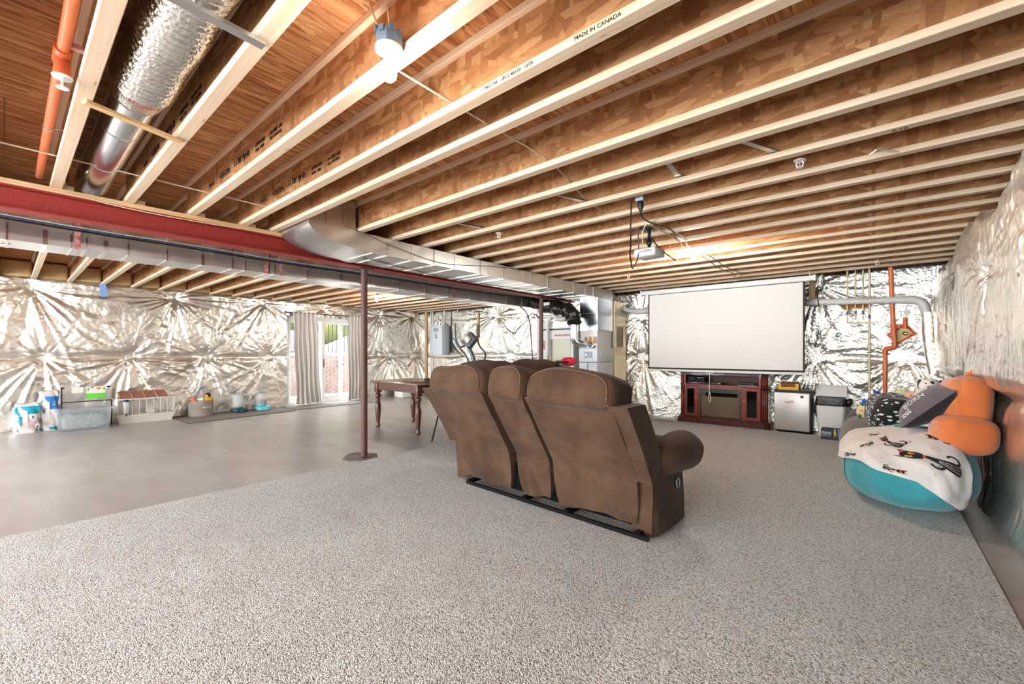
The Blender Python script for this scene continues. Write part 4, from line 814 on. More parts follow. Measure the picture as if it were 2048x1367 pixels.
for i, (x, y, z, r, lab) in enumerate(((-24, 11.5, 3.6, 4.2, 'leafy green tree beyond the railing, filling the right door pane'), (-26, 16.5, 3.4, 4.4, 'leafy green tree beyond the railing, further right'), (-25, 6.5, 4.2, 4.0, 'leafy green tree beyond the railing, further left'))):
    t = thing('tree', lab, 'tree', (x, y, .95), group='green trees outside the door')
    MB().blob((x, y, z+.6), (r, r, r*.9), nu=60, nv=40, fn=lambda p: p*(1+.16*float(fbm(np.array(p.x*.9+i*9), np.array(p.y*.9+p.z*1.3), 5)))).build('crown', M['leaf'], t)
    MB().cyl((x, y, .95), (x, y, 3), .25, .18, 12).build('trunk', M['tabledark'], t)
# ---------------------------------------------------------------- pipes and fittings on the back wall
t = thing('drain_pipe', 'thick white plastic drain pipe along the back wall, passing behind the screen', 'pipe', (-1.8, 8.4, 1.0))
MB().tube([(-4.42, 8.42, 2.66), (-4.28, 8.42, 2.5), (-4.02, 8.42, 2.22), (-3.85, 8.42, 2.14), (-3.4, 8.4, 2.135), (-.8, 8.38, 2.105), (.36, 8.36, 2.055)], .052, 20, smooth=2).build('pipe_run', M['pvc'], t)
MB().tube([(.30, 8.36, 2.057), (.44, 8.36, 2.052), (.53, 8.36, 2.0), (.56, 8.36, 1.90), (.57, 8.36, 1.80)], .058, 20, smooth=2).build('elbow', M['pvc'], t)
MB().tube([(.57, 8.36, 1.86), (.585, 8.34, 1.45), (.61, 8.30, 1.2), (.64, 8.28, 1.0)], .060, 18, smooth=2).build('wrapped_drop', M['foil_r'], t)
for x in (-3.5, -3.3, -.74, .30): MB().cyl((x-.05, 8.385, 2.105+(-.74-x)*.014), (x+.05, 8.385, 2.105+(-.74-x)*.014), .057, n=20).build('coupling', M['pvc'], t)
MB().tube([(-.70+.004*k, 8.385+.075*math.cos(k*.5), 2.12+.085*math.sin(k*.5)) for k in range(14)], .007, 6).build('black_tie', M['black'], t)
for k in range(10): MB().b2((-.35+k*.045, 8.312, 2.09-.0006*k), (-.33+k*.045, 8.3135, 2.10-.0006*k)).build('pipe_print', M['inkred'] if k > 5 else M['grayp'], t, smooth=False)
single(MB().b2((-.80, 8.42, 2.1), (-.72, 8.47, 2.56)), 'wooden_stud', M['stud'], 'short upright piece of lumber right of the screen top', 'stud', smooth=False)
M['pex'] = mat('cream_tubing', c(222, 208, 172), .4); M['valveblue'] = mat('blue_valve', c(64, 68, 140), .45)
t = thing('water_manifold', 'cream water tubes with small blue valves and a wooden block, left of the orange pipe', 'pipe', (-.2, 8.48, 0))
for x in (-.315, -.215, -.125):
    MB().cyl((x, 8.48, 1.80), (x, 8.48, 2.62), .011, n=10).build('tube', M['pex'], t)
    MB().cyl((x, 8.48, 1.875), (x, 8.48, 1.945), .018, n=10).build('valve_body', M['white'], t)
    MB().rbox((x, 8.455, 1.91), (.02, .016, .05), .005).build('valve_handle', M['valveblue'], t)
    MB().cyl((x, 8.48, 2.0), (x, 8.48, 2.03), .016, n=10).build('brass_ring', M['brass'], t)
MB().tube([(-.315, 8.48, 1.82), (-.315, 8.48, 1.765), (-.29, 8.48, 1.75), (-.06, 8.48, 1.75)], .012, 8, smooth=1).build('header_tube', M['pex'], t)
MB().b2((-.375, 8.50, 1.98), (-.055, 8.53, 2.055)).build('wooden_block', M['plate2'], t, smooth=False)
MB().tube([(-.05, 8.48, 2.62), (-.05, 8.48, 1.1), (-.05, 8.47, .5), (-.05, 8.46, .05)], .0165, 10).build('riser', M['pex'], t)
MB().rbox((-.05, 8.458, 1.84), (.024, .018, .06), .006).build('valve_handle', M['valveblue'], t)
MB().rbox((-.05, 8.455, .46), (.03, .02, .12), .006).build('valve_handle', M['valveblue'], t)
MB().cyl((-.05, 8.48, 1.35), (-.05, 8.48, 1.43), .022, n=12).build('coupling', M['pex'], t)
for z in (1.29, .98, .76): MB().b2((-.085, 8.465, z), (-.015, 8.50, z+.012)).build('black_strap', M['black'], t, smooth=False)
t = thing('sprinkler_riser', 'orange plastic riser pipe down the back wall with a jog and a side valve', 'pipe', (.2, 8.42, 0))
MB().tube([(.19, 8.42, 2.62), (.205, 8.42, 2.05), (.225, 8.42, 1.6), (.235, 8.42, 1.40)], .030, 16).build('upper_pipe', M['orange'], t)
MB().tube([(.235, 8.42, 1.44), (.235, 8.42, 1.375), (.20, 8.42, 1.355), (.15, 8.42, 1.355), (.13, 8.42, 1.33), (.13, 8.42, 1.27)], .034, 14, smooth=2).build('offset_elbows', M['orange_d'], t)
MB().tube([(.13, 8.42, 1.3), (.13, 8.42, .06)], .028, 16).build('lower_pipe', M['orange'], t)
for z in (1.66, 1.62): MB().cyl((.226, 8.42, z-.01), (.226, 8.42, z+.03), .036, n=16).build('tee_ring', M['orange_d'], t)
MB().tube([(.23, 8.42, 1.69), (.345, 8.42, 1.695)], .019, 12).build('side_branch', M['orange'], t)
MB().tube([(.35, 8.40, 1.64), (.35, 8.40, 1.80)], .026, 14).build('side_tee', M['orange_d'], t)
MB().tube([(.35, 8.39, 1.60), (.35, 8.39, 1.54)], .016, 10).blob((.35, 8.38, 1.57), (.03, .03, .03), nu=12, nv=8).build('drain_valve', M['brass'], t)
MB().tube([(.35, 8.40, 1.80), (.365, 8.40, 1.84)], .012, 10).build('gauge_stem', M['brass'], t)
MB().cyl((.365, 8.41, 1.875), (.365, 8.375, 1.875), .042, n=24).build('gauge_case', M['white'], t)
MB().cyl((.365, 8.374, 1.875), (.365, 8.372, 1.875), .034, n=24).build('gauge_face', M['cream'], t)
M['placard'] = mat('orange_red_sign', c(222, 74, 38), .5); M['signy'] = mat('sign_yellow', c(224, 206, 130), .5)
t = thing('fire_sign', 'orange red sign tilted behind the orange riser, with a pale yellow panel', 'sign', (.31, 8.46, 1.57))
MB().box((.31, 8.50, 1.565), (.27, .006, .20), (0, -.66, 0)).build('plate', M['placard'], t, smooth=False)
MB().box((.31, 8.494, 1.565), (.20, .006, .135), (0, -.66, 0)).build('panel', M['signy'], t, smooth=False)
MB().box((.335, 8.489, 1.583), (.05, .004, .05), (0, -.66, 0)).build('dark_square', M['gr'], t, smooth=False)
for k in range(5): MB().box((.275+.012*k, 8.4895, 1.535-.016*k+.02), (.07, .002, .006), (0, -.66, 0)).build('print_line', M['gr'], t, smooth=False)
# ---------------------------------------------------------------- electrical panel, conduits, exercise machine
t = thing('electrical_panel', 'light gray electrical panel box on the back wall, left of the exercise machine', 'panel', (-9.95, 8.45, 1.22))
MB().rbox((-9.93, 8.42, 1.66), (.50, .30, .88), .01).build('box', M['furn'], t)
MB().rbox((-9.935, 8.268, 1.66), (.46, .01, .84), .004).build('cover', M['furn'], t)
MB().rbox((-9.94, 8.26, 1.97), (.20, .008, .11), .006).build('breaker_window', M['grayp'], t)
for x, z, m in ((-9.96, 1.85, 'grayp'), (-9.93, 1.80, 'redmottle'), (-9.93, 1.74, 'darkgray')): MB().b2((x-.04, 8.258, z-.018), (x+.04, 8.264, z+.018)).build('label_sticker', M[m], t, smooth=False)
CO = 'pipes around the electrical panel'
for x, r, z0, z1, m, lab in ((-10.62, .045, 0, 2.6, 'stud', 'wide pale upright strip in the far corner left of the electrical panel'), (-10.40, .016, 0, 2.6, 'pvc', 'thin pale pipe left of the electrical panel, outer one'), (-10.31, .02, 0, 2.6, 'pvc', 'thin pale pipe touching the left edge of the electrical panel'), (-9.45, .018, 1.3, 2.7, 'black', 'black cable dropping right of the electrical panel'), (-8.35, .03, 1.7, 2.4, 'stud', 'short pale upright between electrical panel and exercise machine')):
    b = MB(); b.tube([(x, 8.44, z0), (x, 8.44, z1)], r, 10) if m != 'stud' else b.b2((x-r, 8.42, z0), (x+r, 8.47, z1)); single(b, 'wall_pipe' if m != 'stud' else 'wall_strip', M[m], lab, 'pipe', None, m != 'stud')
cable([(-10.06, 8.42, 2.1), (-10.06, 8.42, 2.38), (-10.0, 8.42, 2.44), (-9.88, 8.42, 2.42), (-9.84, 8.42, 2.3), (-9.84, 8.42, 2.12)], 'white conduit loop on top of the electrical panel', 'pvc', .025, name='conduit', cat='pipe')
cable([(-9.75, 8.42, 2.1), (-9.75, 8.42, 2.75)], 'white conduit rising straight from the electrical panel', 'pvc', .025, name='conduit', cat='pipe')
cable([(-9.73, 8.43, 2.36), (-9.3, 8.43, 2.36), (-9.18, 8.43, 2.38), (-9.18, 8.43, 2.7)], 'thin white pipe bracket right above the electrical panel', 'pvc', .014, smooth=0, name='conduit', cat='pipe')
cable([(-9.4, 8.4, 1.75), (-9.3, 8.35, 1.5), (-9.0, 8.35, 1.25), (-8.8, 8.36, 1.15)], 'black hose curving down from the black cable right of the panel', 'black', .014)
t = thing('exercise_machine', 'gray exercise machine with tilted console and bent handlebars behind the sofas', 'exercise machine', (-7.2, 7.1, 0))
M['steelgray'] = mat('steel_gray', c(96, 112, 122), .4, .5)
MB().rbox((-7.32, 7.12, 1.58), (.30, .14, .34), .04, 3, (-.3, .62, .0)).build('console', M['darkgray'], t)
MB().rbox((-7.335, 7.035, 1.62), (.20, .02, .16), .01, 2, (-.3, .62, 0)).build('display', M['dullp'], t)
MB().tube([(-7.38, 7.12, 1.44), (-7.22, 7.12, 1.2), (-7.12, 7.12, .9), (-7.06, 7.12, .1)], .045, 12, smooth=2).build('mast', M['steelgray'], t)
MB().tube([(-7.70, 7.0, 2.0), (-7.70, 7.0, 1.6), (-7.62, 7.0, 1.45), (-7.3, 7.0, 1.2), (-7.22, 7.0, 1.0), (-7.2, 7.0, .5)], .022, 10, smooth=2).build('handlebar', M['darkgray'], t)
MB().tube([(-7.20, 7.25, 1.95), (-7.20, 7.25, 1.55), (-7.1, 7.25, 1.4), (-6.92, 7.25, 1.28), (-6.98, 7.25, 1.1), (-6.95, 7.25, .5)], .022, 10, smooth=2).build('handlebar', M['darkgray'], t)
MB().tube([(-7.55, 7.05, 1.42), (-7.40, 7.03, 1.46)], .02, 8).build('side_grip', M['black'], t)
MB().rbox((-7.05, 7.12, 1.02), (.34, .06, .05), .012).build('cross_bracket', M['steelgray'], t)
MB().rbox((-7.0, 7.12, .05), (1.2, .5, .09), .03).build('base', M['darkgray'], t)
M['kraft'] = mat('kraft_paper', c(206, 176, 130), .8)
t = thing('paper_bag', 'tan paper bag standing behind the far sofa, before the gray cabinet', 'bag', (-5.45, 7.75, 0))
MB().add([(-5.60, 7.68, 0), (-5.25, 7.68, 0), (-5.25, 7.85, 0), (-5.60, 7.85, 0), (-5.62, 7.7, 1.12), (-5.27, 7.7, 1.12), (-5.27, 7.83, 1.12), (-5.62, 7.83, 1.12)], [(0, 1, 5, 4), (1, 2, 6, 5), (2, 3, 7, 6), (3, 0, 4, 7), (0, 3, 2, 1)]).build('body', M['kraft'], t, smooth=False)
MB().tube([(-5.5, 7.7, 1.1), (-5.49, 7.7, 1.22), (-5.43, 7.7, 1.25), (-5.38, 7.7, 1.2), (-5.38, 7.7, 1.1)], .008, 6, smooth=1).build('handle', M['kraft'], t)
# ---------------------------------------------------------------- projector and its cords
t = thing('projector', 'small white projector hung under the joists before the screen, with a black bracket', 'projector', (-1.72, 4.15, 2.2))
MB().rbox((-1.715, 4.16, 2.285), (.235, .22, .085), .022, 3, (0, 0, -.12)).build('body', M['white'], t)
MB().rbox((-1.715, 4.05, 2.292), (.15, .006, .012), .002, 1, (0, 0, -.12)).build('vent_slot', M['grayp'], t)
for k in range(5): MB().box((-1.70, 4.10+k*.016, 2.329), (.05, .005, .003), (0, 0, -.12)).build('vent_slot', M['grayp'], t, smooth=False)
for k in range(5): MB().box((-1.725+.012*k, 4.046, 2.305), (.006, .004, .012), (0, 0, -.12)).build('port', M['grayp'], t, smooth=False)
MB().lathe([(.034, 0), (.034, .03), (.026, .032), (.02, .022), (.002, .02)], (-1.665, 4.262, 2.288), 20, 'y').build('lens', M['black'], t)
MB().rbox((-1.72, 4.17, 2.335), (.10, .09, .012), .004).build('mount_plate', M['blackm'], t)
MB().cyl((-1.72, 4.17, 2.335), (-1.72, 4.17, 2.54), .016, n=12).rbox((-1.72, 4.17, 2.40), (.05, .05, .05), .01).build('mount_pole', M['blackm'], t)
MB().rbox((-1.72, 4.17, 2.532), (.13, .11, .014), .004).build('ceiling_plate', M['blackm'], t)
CP = 'cords around the projector'
t = thing('power_plug', 'black power plug and socket under a joist above the projector', 'plug', (-1.455, 3.33, 2.44))
MB().rbox((-1.455, 3.35, 2.555), (.07, .07, .05), .008).build('outlet_box', M['grayp'], t)
MB().lathe([(.008, -.085), (.014, -.07), (.026, -.04), (.024, 0), (.018, .01)], (-1.455, 3.35, 2.53), 14).build('plug_body', M['black'], t)
for pts, m, r, lab in (([(-1.52, 3.32, 2.54), (-1.53, 3.32, 2.3), (-1.56, 3.4, 2.2), (-1.62, 3.5, 2.16), (-1.63, 3.55, 2.1), (-1.66, 3.65, 2.03), (-1.70, 3.85, 2.18), (-1.76, 4.0, 2.26)], 'black', .006, 'black cord hanging straight down left of the projector'),
    ([(-1.455, 3.35, 2.45), (-1.46, 3.4, 2.4), (-1.46, 3.7, 2.42), (-1.45, 4.0, 2.46), (-1.5, 4.35, 2.45), (-1.55, 4.7, 2.5)], 'black', .006, 'black cord running from the plug towards the far bulb'),
    ([(-1.80, 4.1, 2.33), (-1.80, 4.08, 2.48), (-1.76, 4.05, 2.55), (-1.70, 4.05, 2.5), (-1.66, 4.1, 2.4), (-1.60, 4.2, 2.3), (-1.52, 4.35, 2.22)], 'black', .006, 'black cord looping over the projector and ending right of it'),
    ([(-1.74, 4.08, 2.33), (-1.73, 4.0, 2.45), (-1.66, 3.95, 2.53), (-1.58, 3.95, 2.55)], 'cable', .005, 'white cord arching up from the projector'),
    ([(-1.6, 3.95, 2.54), (-1.55, 4.4, 2.52), (-1.54, 4.7, 2.53), (-1.62, 5.0, 2.50), (-1.66, 5.25, 2.56)], 'cable', .006, 'white cable reaching the far bulb box, upper strand'),
    ([(-1.64, 3.97, 2.52), (-1.60, 4.4, 2.50), (-1.60, 4.7, 2.50), (-1.66, 5.0, 2.47), (-1.67, 5.28, 2.55)], 'cable', .006, 'white cable reaching the far bulb box, lower strand'),
    ([(-1.62, 5.45, 2.53), (-1.58, 5.9, 2.52), (-1.62, 6.6, 2.51), (-1.55, 7.3, 2.52), (-1.7, 7.9, 2.53)], 'gray_wire', .006, 'gray cable sagging from the far bulb to the top of the screen'),
    ([(-1.66, 5.45, 2.53), (-1.66, 6.0, 2.50), (-1.68, 6.7, 2.49), (-1.64, 7.3, 2.52), (-1.8, 7.9, 2.53)], 'gray_wire', .006, 'second gray cable sagging from the far bulb to the top of the screen')):
    cable(pts, lab, m, r, group=None)
M['bluetape'] = mat('blue_tape', c(120, 160, 214), .6)
single(MB().box((-10.80, 1.16, 2.44), (.004, .09, .24), (.1, 0, 0)), 'blue_tape', M['bluetape'], 'strip of blue tape hanging at the top of the left foil wall', 'tape', smooth=False)
single(MB().tube([(.12, 3.60, 2.548), (.06, 3.52, 2.55), (.02, 3.40, 2.53), (-.02, 3.40, 2.5)], .007, 6, smooth=1), 'foil_strand', M['cable'], 'pale loose strand hanging from a joist near the right foil wall', 'strand')
# ---------------------------------------------------------------- pet supplies along the left wall
M['bagw'] = mat('bag_white', c(226, 218, 212), .4, bump=(14, .5, 3)); M['teal'] = mat('bag_teal', c(30, 150, 176), .4, bump=(14, .4, 3)); M['bagblue'] = mat('bag_blue', c(36, 110, 176), .4)
M['pinkprint'] = mat('bag_pink_print', c(206, 178, 180), .5); M['navy'] = mat('navy_print', c(30, 50, 92), .5)
def sack(name, lab, x, y, w, d, h, ph, teal_top):
    t = thing(name, lab, 'bag', (x, y, 0), group=None)
    def sec(z):     # half width and depth of the bag at relative height z
        k = 1-max(0, z-.62)/.38*.55
        return w/2*(1+.06*math.sin(z*9+ph))*(1-.12*(1-z)**6), d/2*k*(1-.1*(1-z)**8)
    def surf(u, z, off=0):
        a, b = sec(z); th = 2*math.pi*u; q = .55
        cx = math.copysign(abs(math.cos(th))**q, math.cos(th)); sy_ = math.copysign(abs(math.sin(th))**q, math.sin(th))
        cr = .010*math.sin(z*21+u*12+ph)+.008*math.sin(u*40+z*9)
        return (x+(b+cr+off)*cx, y+(a+cr+off)*sy_, h*z+.03*max(0, z-.8)*math.sin(u*11+ph))
    MB().grid(lambda u, v: surf(u, v), 48, 26).build('bag_body', M['bagw'], t, ang=60)
    MB().grid(lambda u, v: (surf(u, 1)[0]*(1-v)+x*v, surf(u, 1)[1]*(1-v*.2)+y*v*.2, surf(u, 1)[2]+.02*v), 48, 3).build('bag_fold', M['bagw'] if not teal_top else M['bagw'], t)
    def pch(nm, m, u0, u1, z0, z1, skew=0): MB().grid(lambda u, v: surf(u0+(u1-u0)*u+skew*v, z0+(z1-z0)*v, .004), 12, 8).build(nm, m, t, ang=60)
    return pch
p = sack('litter_bag', 'lower teal and white pet supply bag, slumped, leftmost on the floor', -10.50, .23, .27, .24, .46, .3, True)
p('teal_band', M['teal'], -.16, .17, .66, .93); p('teal_strip', M['teal'], -.09, -.045, .05, .6); p('navy_line', M['navy'], -.115, -.10, .05, .66, .03); p('pink_panel', M['pinkprint'], .0, .06, .15, .5); p('navy_line', M['navy'], .07, .085, .3, .6, -.05); p('pink_panel', M['pinkprint'], .075, .11, .28, .42); p('navy_line', M['navy'], .10, .118, .06, .24); p('teal_base', M['teal'], .09, .15, .04, .1)
p = sack('litter_bag', 'taller white and blue pet supply bag behind the storage bin, second from left', -10.58, .475, .24, .22, .64, 1.7, False)
p('blue_panel', M['bagblue'], -.03, .12, .55, .88); p('white_flash', M['bagw'], .0, .05, .66, .76, .02); p('teal_corner', M['teal'], -.10, -.04, .72, .88); p('blue_badge', M['bagblue'], -.075, -.04, .46, .55); p('teal_letter_line', M['pinkprint'], -.09, .0, .57, .60); p('blue_badge', M['teal'], -.06, -.02, .12, .18); p('teal_base', M['teal'], -.1, .12, .02, .09)
def clear(name, col, f):
    m = bpy.data.materials.new(name); m.use_nodes = True; nt = m.node_tree; nt.nodes.clear(); o = nt.nodes.new('ShaderNodeOutputMaterial'); mx = nt.nodes.new('ShaderNodeMixShader'); tr = nt.nodes.new('ShaderNodeBsdfTransparent')
    b = nt.nodes.new('ShaderNodeBsdfPrincipled'); b.inputs['Base Color'].default_value = col; b.inputs['Roughness'].default_value = .25; mx.inputs[0].default_value = f
    nt.links.new(tr.outputs[0], mx.inputs[1]); nt.links.new(b.outputs[0], mx.inputs[2]); nt.links.new(mx.outputs[0], o.inputs[0]); return m
M['clear'] = clear('clear_plastic', c(208, 218, 224), .27); M['clear2b'] = clear('clear_feeder', c(226, 230, 230), .35); M['clear2'] = clear('clear_tank', c(222, 222, 216), .22)
M['hay'] = mat('gray_hay', c(112, 114, 108), .9, bump=(60, 1, 4), vary=(c(176, 176, 166), 34, 5)); M['green'] = mat('bright_green', c(98, 196, 62), .5)
t = thing('storage_bin', 'translucent bluish storage bin full of gray hay, lid closed, in front of the clear tank', 'bin', (-10.22, .84, 0))
def taper(x0, x1, y0, y1, z0, z1, g):
    return [(x0+g, y0+g, z0), (x1-g, y0+g, z0), (x1-g, y1-g, z0), (x0+g, y1-g, z0), (x0, y0, z1), (x1, y0, z1), (x1, y1, z1), (x0, y1, z1)]
BF = [(0, 3, 2, 1), (0, 1, 5, 4), (1, 2, 6, 5), (2, 3, 7, 6), (3, 0, 4, 7)]
MB().add(taper(-10.42, -10.04, .54, 1.18, .0, .33, .03), BF).build('bin_body', M['clear'], t, smooth=False)
MB().rbox((-10.23, .86, .345), (.43, .70, .03), .012).rbox((-10.23, .86, .335), (.45, .72, .014), .005).build('lid', M['clear'], t)
hb = MB(); hb.blob((-10.23, .86, .145), (.145, .27, .135), (.5, .4), nu=40, nv=16, fn=lambda p: p*(1+.12*float(fbm(np.array(p.x*14), np.array(p.y*14+p.z*9), 3)))); hb.build('hay', M['hay'], t, kind='stuff')
t = thing('clear_tank', 'clear acrylic pet tank with black edges and a green panel, behind the storage bin', 'tank', (-10.62, .92, 0))
tb = MB(); tb.add(taper(-10.74, -10.47, .61, 1.23, .0, .69, .0), BF); tb.build('tank_body', M['clear2'], t, smooth=False)
for y in (.61, 1.23): MB().b2((-10.475, y-.008, .0), (-10.46, y+.008, .70 if y < 1 else .44)).build('black_edge', M['black'], t, smooth=False)
MB().b2((-10.47, .61, .44), (-10.46, 1.23, .456)).build('black_rail', M['black'], t, smooth=False)
for y in (.62, 1.19): MB().rbox((-10.47, y, .69), (.03, .05, .025), .005).build('corner_clip', M['black'], t)
MB().b2((-10.468, .90, .49), (-10.464, 1.15, .58)).build('green_panel', M['green'], t, smooth=False)
MB().b2((-10.469, .91, .58), (-10.465, 1.15, .70)).build('white_panel', M['bagw'], t, smooth=False)
MB().b2((-10.4685, .73, .60), (-10.465, .87, .70)).build('cream_panel', M['cream'], t, smooth=False)
for y in (.92, 1.12): MB().b2((-10.463, y, .63), (-10.460, y+.02, .68)).build('green_mark', M['green'], t, smooth=False)
MB().blob((-10.46, 1.06, .665), (.004, .03, .022), nu=12, nv=8).build('orange_print', M['orange'], t)
MB().blob((-10.46, .98, .685), (.004, .022, .012), nu=12, nv=8).build('brown_print', M['brown'], t)
M['cage'] = mat('cage_wire', c(232, 226, 216), .4); M['copper'] = mat('copper_tint', c(170, 112, 92), .4, .3)
t = thing('pet_cage', 'white wire small animal cage with cream tray, right of the storage bin', 'cage', (-10.5, 1.68, 0))
cx0, cx1, cy0, cy1 = -10.74, -10.32, 1.27, 2.12
MB().add(taper(cx0, cx1, cy0, cy1, 0, .15, .05), BF).rbox(((cx0+cx1)/2, (cy0+cy1)/2, .15), (cx1-cx0+.02, cy1-cy0+.02, .02), .006).build('tray', M['cream'], t)
b = MB()
for k in range(11): b.cyl((cx1, cy0+.02, .18+k*.025), (cx1, cy1-.02, .18+k*.025), .0035, n=5).cyl((cx0, cy0+.02, .18+k*.025), (cx0, cy1-.02, .18+k*.025), .0025, n=5)
b.build('horizontal_wires', M['cage'], t, kind='stuff')
for k in range(9): MB().cyl((cx1+.003, cy0+.02+k*.101, .15), (cx1+.003, cy0+.02+k*.101, .45), .004, n=6).build('upright_wire', M['cage'], t)
for x in (cx0, cx1): MB().b2((x-.006, cy0, .44), (x+.006, cy1, .455)).build('top_rail', M['cage'], t, smooth=False)
for y in (cy0, cy1):
    MB().b2((cx0, y-.006, .44), (cx1, y+.006, .455)).build('side_rail', M['cage'], t, smooth=False)
    for k in range(8): MB().cyl((cx0+.03+k*.05, y, .16), (cx0+.03+k*.05, y, .44), .0025, n=5).build('end_wire', M['cage'], t)
MB().add([(cx0+.1, cy0+.06, .56), (cx0+.1, cy1-.1, .56), (cx1-.02, cy1-.06, .455), (cx1-.02, cy0+.03, .455)], [(0, 1, 2, 3)]).grid(lambda u, v: (cx0+.1+.02*v, cy0+.06+u*(cy1-cy0-.16), .575-.1*v), 4, 2, (.004, 0, 0)).build('tinted_lid', M['copper'], t, smooth=False)
for k in range(5): MB().cyl((cx1-.02, cy0+.05+k*.18, .455), (cx0+.12, cy0+.07+k*.17, .56), .003, n=5).build('lid_wire', M['cage'], t)
for y in (1.50, 1.82): MB().cyl((cx1+.005, y, .43), (cx1+.02, y, .43), .012, n=10).build('clip', M['navy'], t)
MB().b2((cx0+.05, 1.75, .18), (cx0+.12, 2.0, .30)).build('shelf', M['cream'], t, smooth=False); MB().blob((-10.45, 1.78, .20), (.1, .08, .05)).build('bedding', M['cream'], t)
t = thing('water_bottle', 'clear pet water bottle with navy cap hung on the cage front', 'bottle', (-10.29, 1.40, .23))
MB().lathe([(.012, .19), (.036, .20), (.038, .24), (.038, .40), (.034, .41)], (-10.275, 1.40, 0), 18).build('bottle_body', M['clear2b'], t)
MB().lathe([(.04, .405), (.041, .44), (.034, .445), (.004, .445)], (-10.275, 1.40, 0), 18).build('cap', M['navy'], t)
MB().tube([(-10.275, 1.40, .20), (-10.275, 1.40, .17), (-10.31, 1.40, .15)], .010, 8).build('nozzle', M['black'], t)
M['mat'] = mat('gray_mat', c(146, 142, 134), .9, bump=(120, .5)); M['matedge'] = mat('mat_edge', c(92, 88, 82), .8)
t = thing('floor_mat', 'thin gray ribbed mat under the feeders, by the left foil wall', 'mat', (-10.2, 3.2, 0))
MB().prism([(-10.75, 2.14), (-9.52, 2.14), (-9.78, 4.15), (-10.75, 4.15)], .001, .008, 'xy').build('mat_field', M['mat'], t, smooth=False)
MB().tube([(-10.74, 2.135, .006), (-9.515, 2.135, .006), (-9.775, 4.15, .006)], .006, 6).build('mat_border', M['matedge'], t)
t = thing('floor_mat', 'second gray mat lying before the sliding door', 'mat', (-10.2, 5.2, 0))
MB().prism([(-10.78, 4.22), (-9.9, 4.22), (-9.95, 6.3), (-10.78, 6.3)], .001, .009, 'xy').build('mat_field', M['mat'], t, smooth=False)
MB().tube([(-10.77, 4.215, .007), (-9.895, 4.215, .007), (-9.945, 6.3, .007)], .005, 6).build('mat_border', M['matedge'], t)
M['felt'] = mat('taupe_felt', c(150, 136, 126), .95, bump=(120, .4), vary=(c(166, 152, 142), 8, 3))
t = thing('toy_basket', 'taupe felt basket lettered in white, holding pet toys', 'basket', (-10.52, 2.58, .009))
def oval(r, z): return [(-10.52+r*.16*math.cos(a), 2.58+r*.215*math.sin(a), z) for a in [2*math.pi*k/40 for k in range(40)]]
rings([oval(.96, .009), oval(.99, .03), oval(1.0, .30), oval(.985, .315), oval(.93, .31), oval(.92, .22)]).add(oval(.92, .22), [tuple(range(40))]).build('basket_body', M['felt'], t, ang=60)
o = text('woof', .085, basis((-10.372, 2.565, .165), (0, 1, 0), (0, 0, 1)), M['inkw'], t, 'lettering', ext=0, sx=.9)
for vv in o.data.vertices: vv.co.x = .165*math.sqrt(max(0, 1-(vv.co.y/.219)**2))
PT = 'pet toys in the felt basket'
single(MB().blob((-10.50, 2.46, .33), (.06, .06, .05)).blob((-10.47, 2.44, .37), (.03, .03, .03)), 'pet_toy', M['orange'], 'small orange pet toy at the left rim of the felt basket', 'toy', PT)
single(MB().blob((-10.48, 2.57, .34), (.08, .07, .05), fn=lambda p: p*(1+.12*math.sin(p.y*50))), 'pet_toy', M['cream'], 'cream cloth pet toy in the middle of the felt basket', 'toy', PT)
t = thing('plush_duck', 'yellow and black plush toy at the right of the felt basket', 'toy', (-10.46, 2.68, .3), group=PT)
MB().blob((-10.46, 2.70, .335), (.07, .09, .045)).build('body', M['yellow'], t); MB().blob((-10.47, 2.69, .42), (.05, .055, .05)).build('head', M['black'], t); MB().blob((-10.43, 2.66, .395), (.025, .03, .04)).build('face', M['yellow'], t)
t = thing('litter_scoop', 'long blue ball launcher wand leaning out of the felt basket', 'scoop', (-10.58, 2.55, .25))
MB().tube([(-10.58, 2.46, .24), (-10.66, 2.56, .47), (-10.70, 2.63, .56), (-10.70, 2.67, .58)], .012, 10, smooth=1, radii=lambda u: .008+.016*max(0, u-.6)/.4).build('wand', M['bagblue'], t)
M['tealdark'] = mat('dark_teal_plastic', c(30, 72, 84), .4); M['aqua'] = mat('aqua_plastic', c(108, 190, 196), .4); M['kib'] = mat('kibble', c(150, 92, 64), .8, bump=(70, 1))
def feeder(x, y, s, base, lab, nm, fill):
    t = thing(nm, lab, 'feeder', (x, y, .009))
    MB().blob((x, y, .06*s), (.17*s, .15*s, .055*s), (.5, .6)).build('base', M[base], t)
    MB().lathe([(.05, 0), (.085, .004), (.095, .02), (.095, .045), (.088, .045), (.08, .02), (.02, .015)], (x+.10*s, y+.04*s, .012), 28).build('bowl', M[base], t)
    MB().lathe([(.07*s, .10*s), (.105*s, .13*s), (.11*s, .16*s)], (x-.03, y-.02, 0), 24).build('neck', M[base] if fill else M['clear2b'], t)
    MB().lathe([(.10*s, .15*s), (.115*s, .20*s), (.11*s, .36*s), (.10*s, .40*s), (.02, .41*s)], (x-.03, y-.02, 0), 24).build('hopper', M['clear2b'], t)
    if fill: MB().lathe([(.02, .155*s), (.10*s, .16*s), (.108*s, .20*s), (.104*s, .25*s), (.02, .26*s)], (x-.03, y-.02, 0), 20).build('kibble', M['kib'], t, kind='stuff')
    MB().lathe([(.10*s, .395*s), (.104*s, .41*s), (.09*s, .425*s), (.01, .425*s)], (x-.03, y-.02, 0), 24).build('cap', M['grayp'] if fill else M['clear2b'], t)
feeder(-10.48, 3.26, .95, 'tealdark', 'dark teal water feeder with empty clear tank, left of two feeders', 'water_feeder', False)
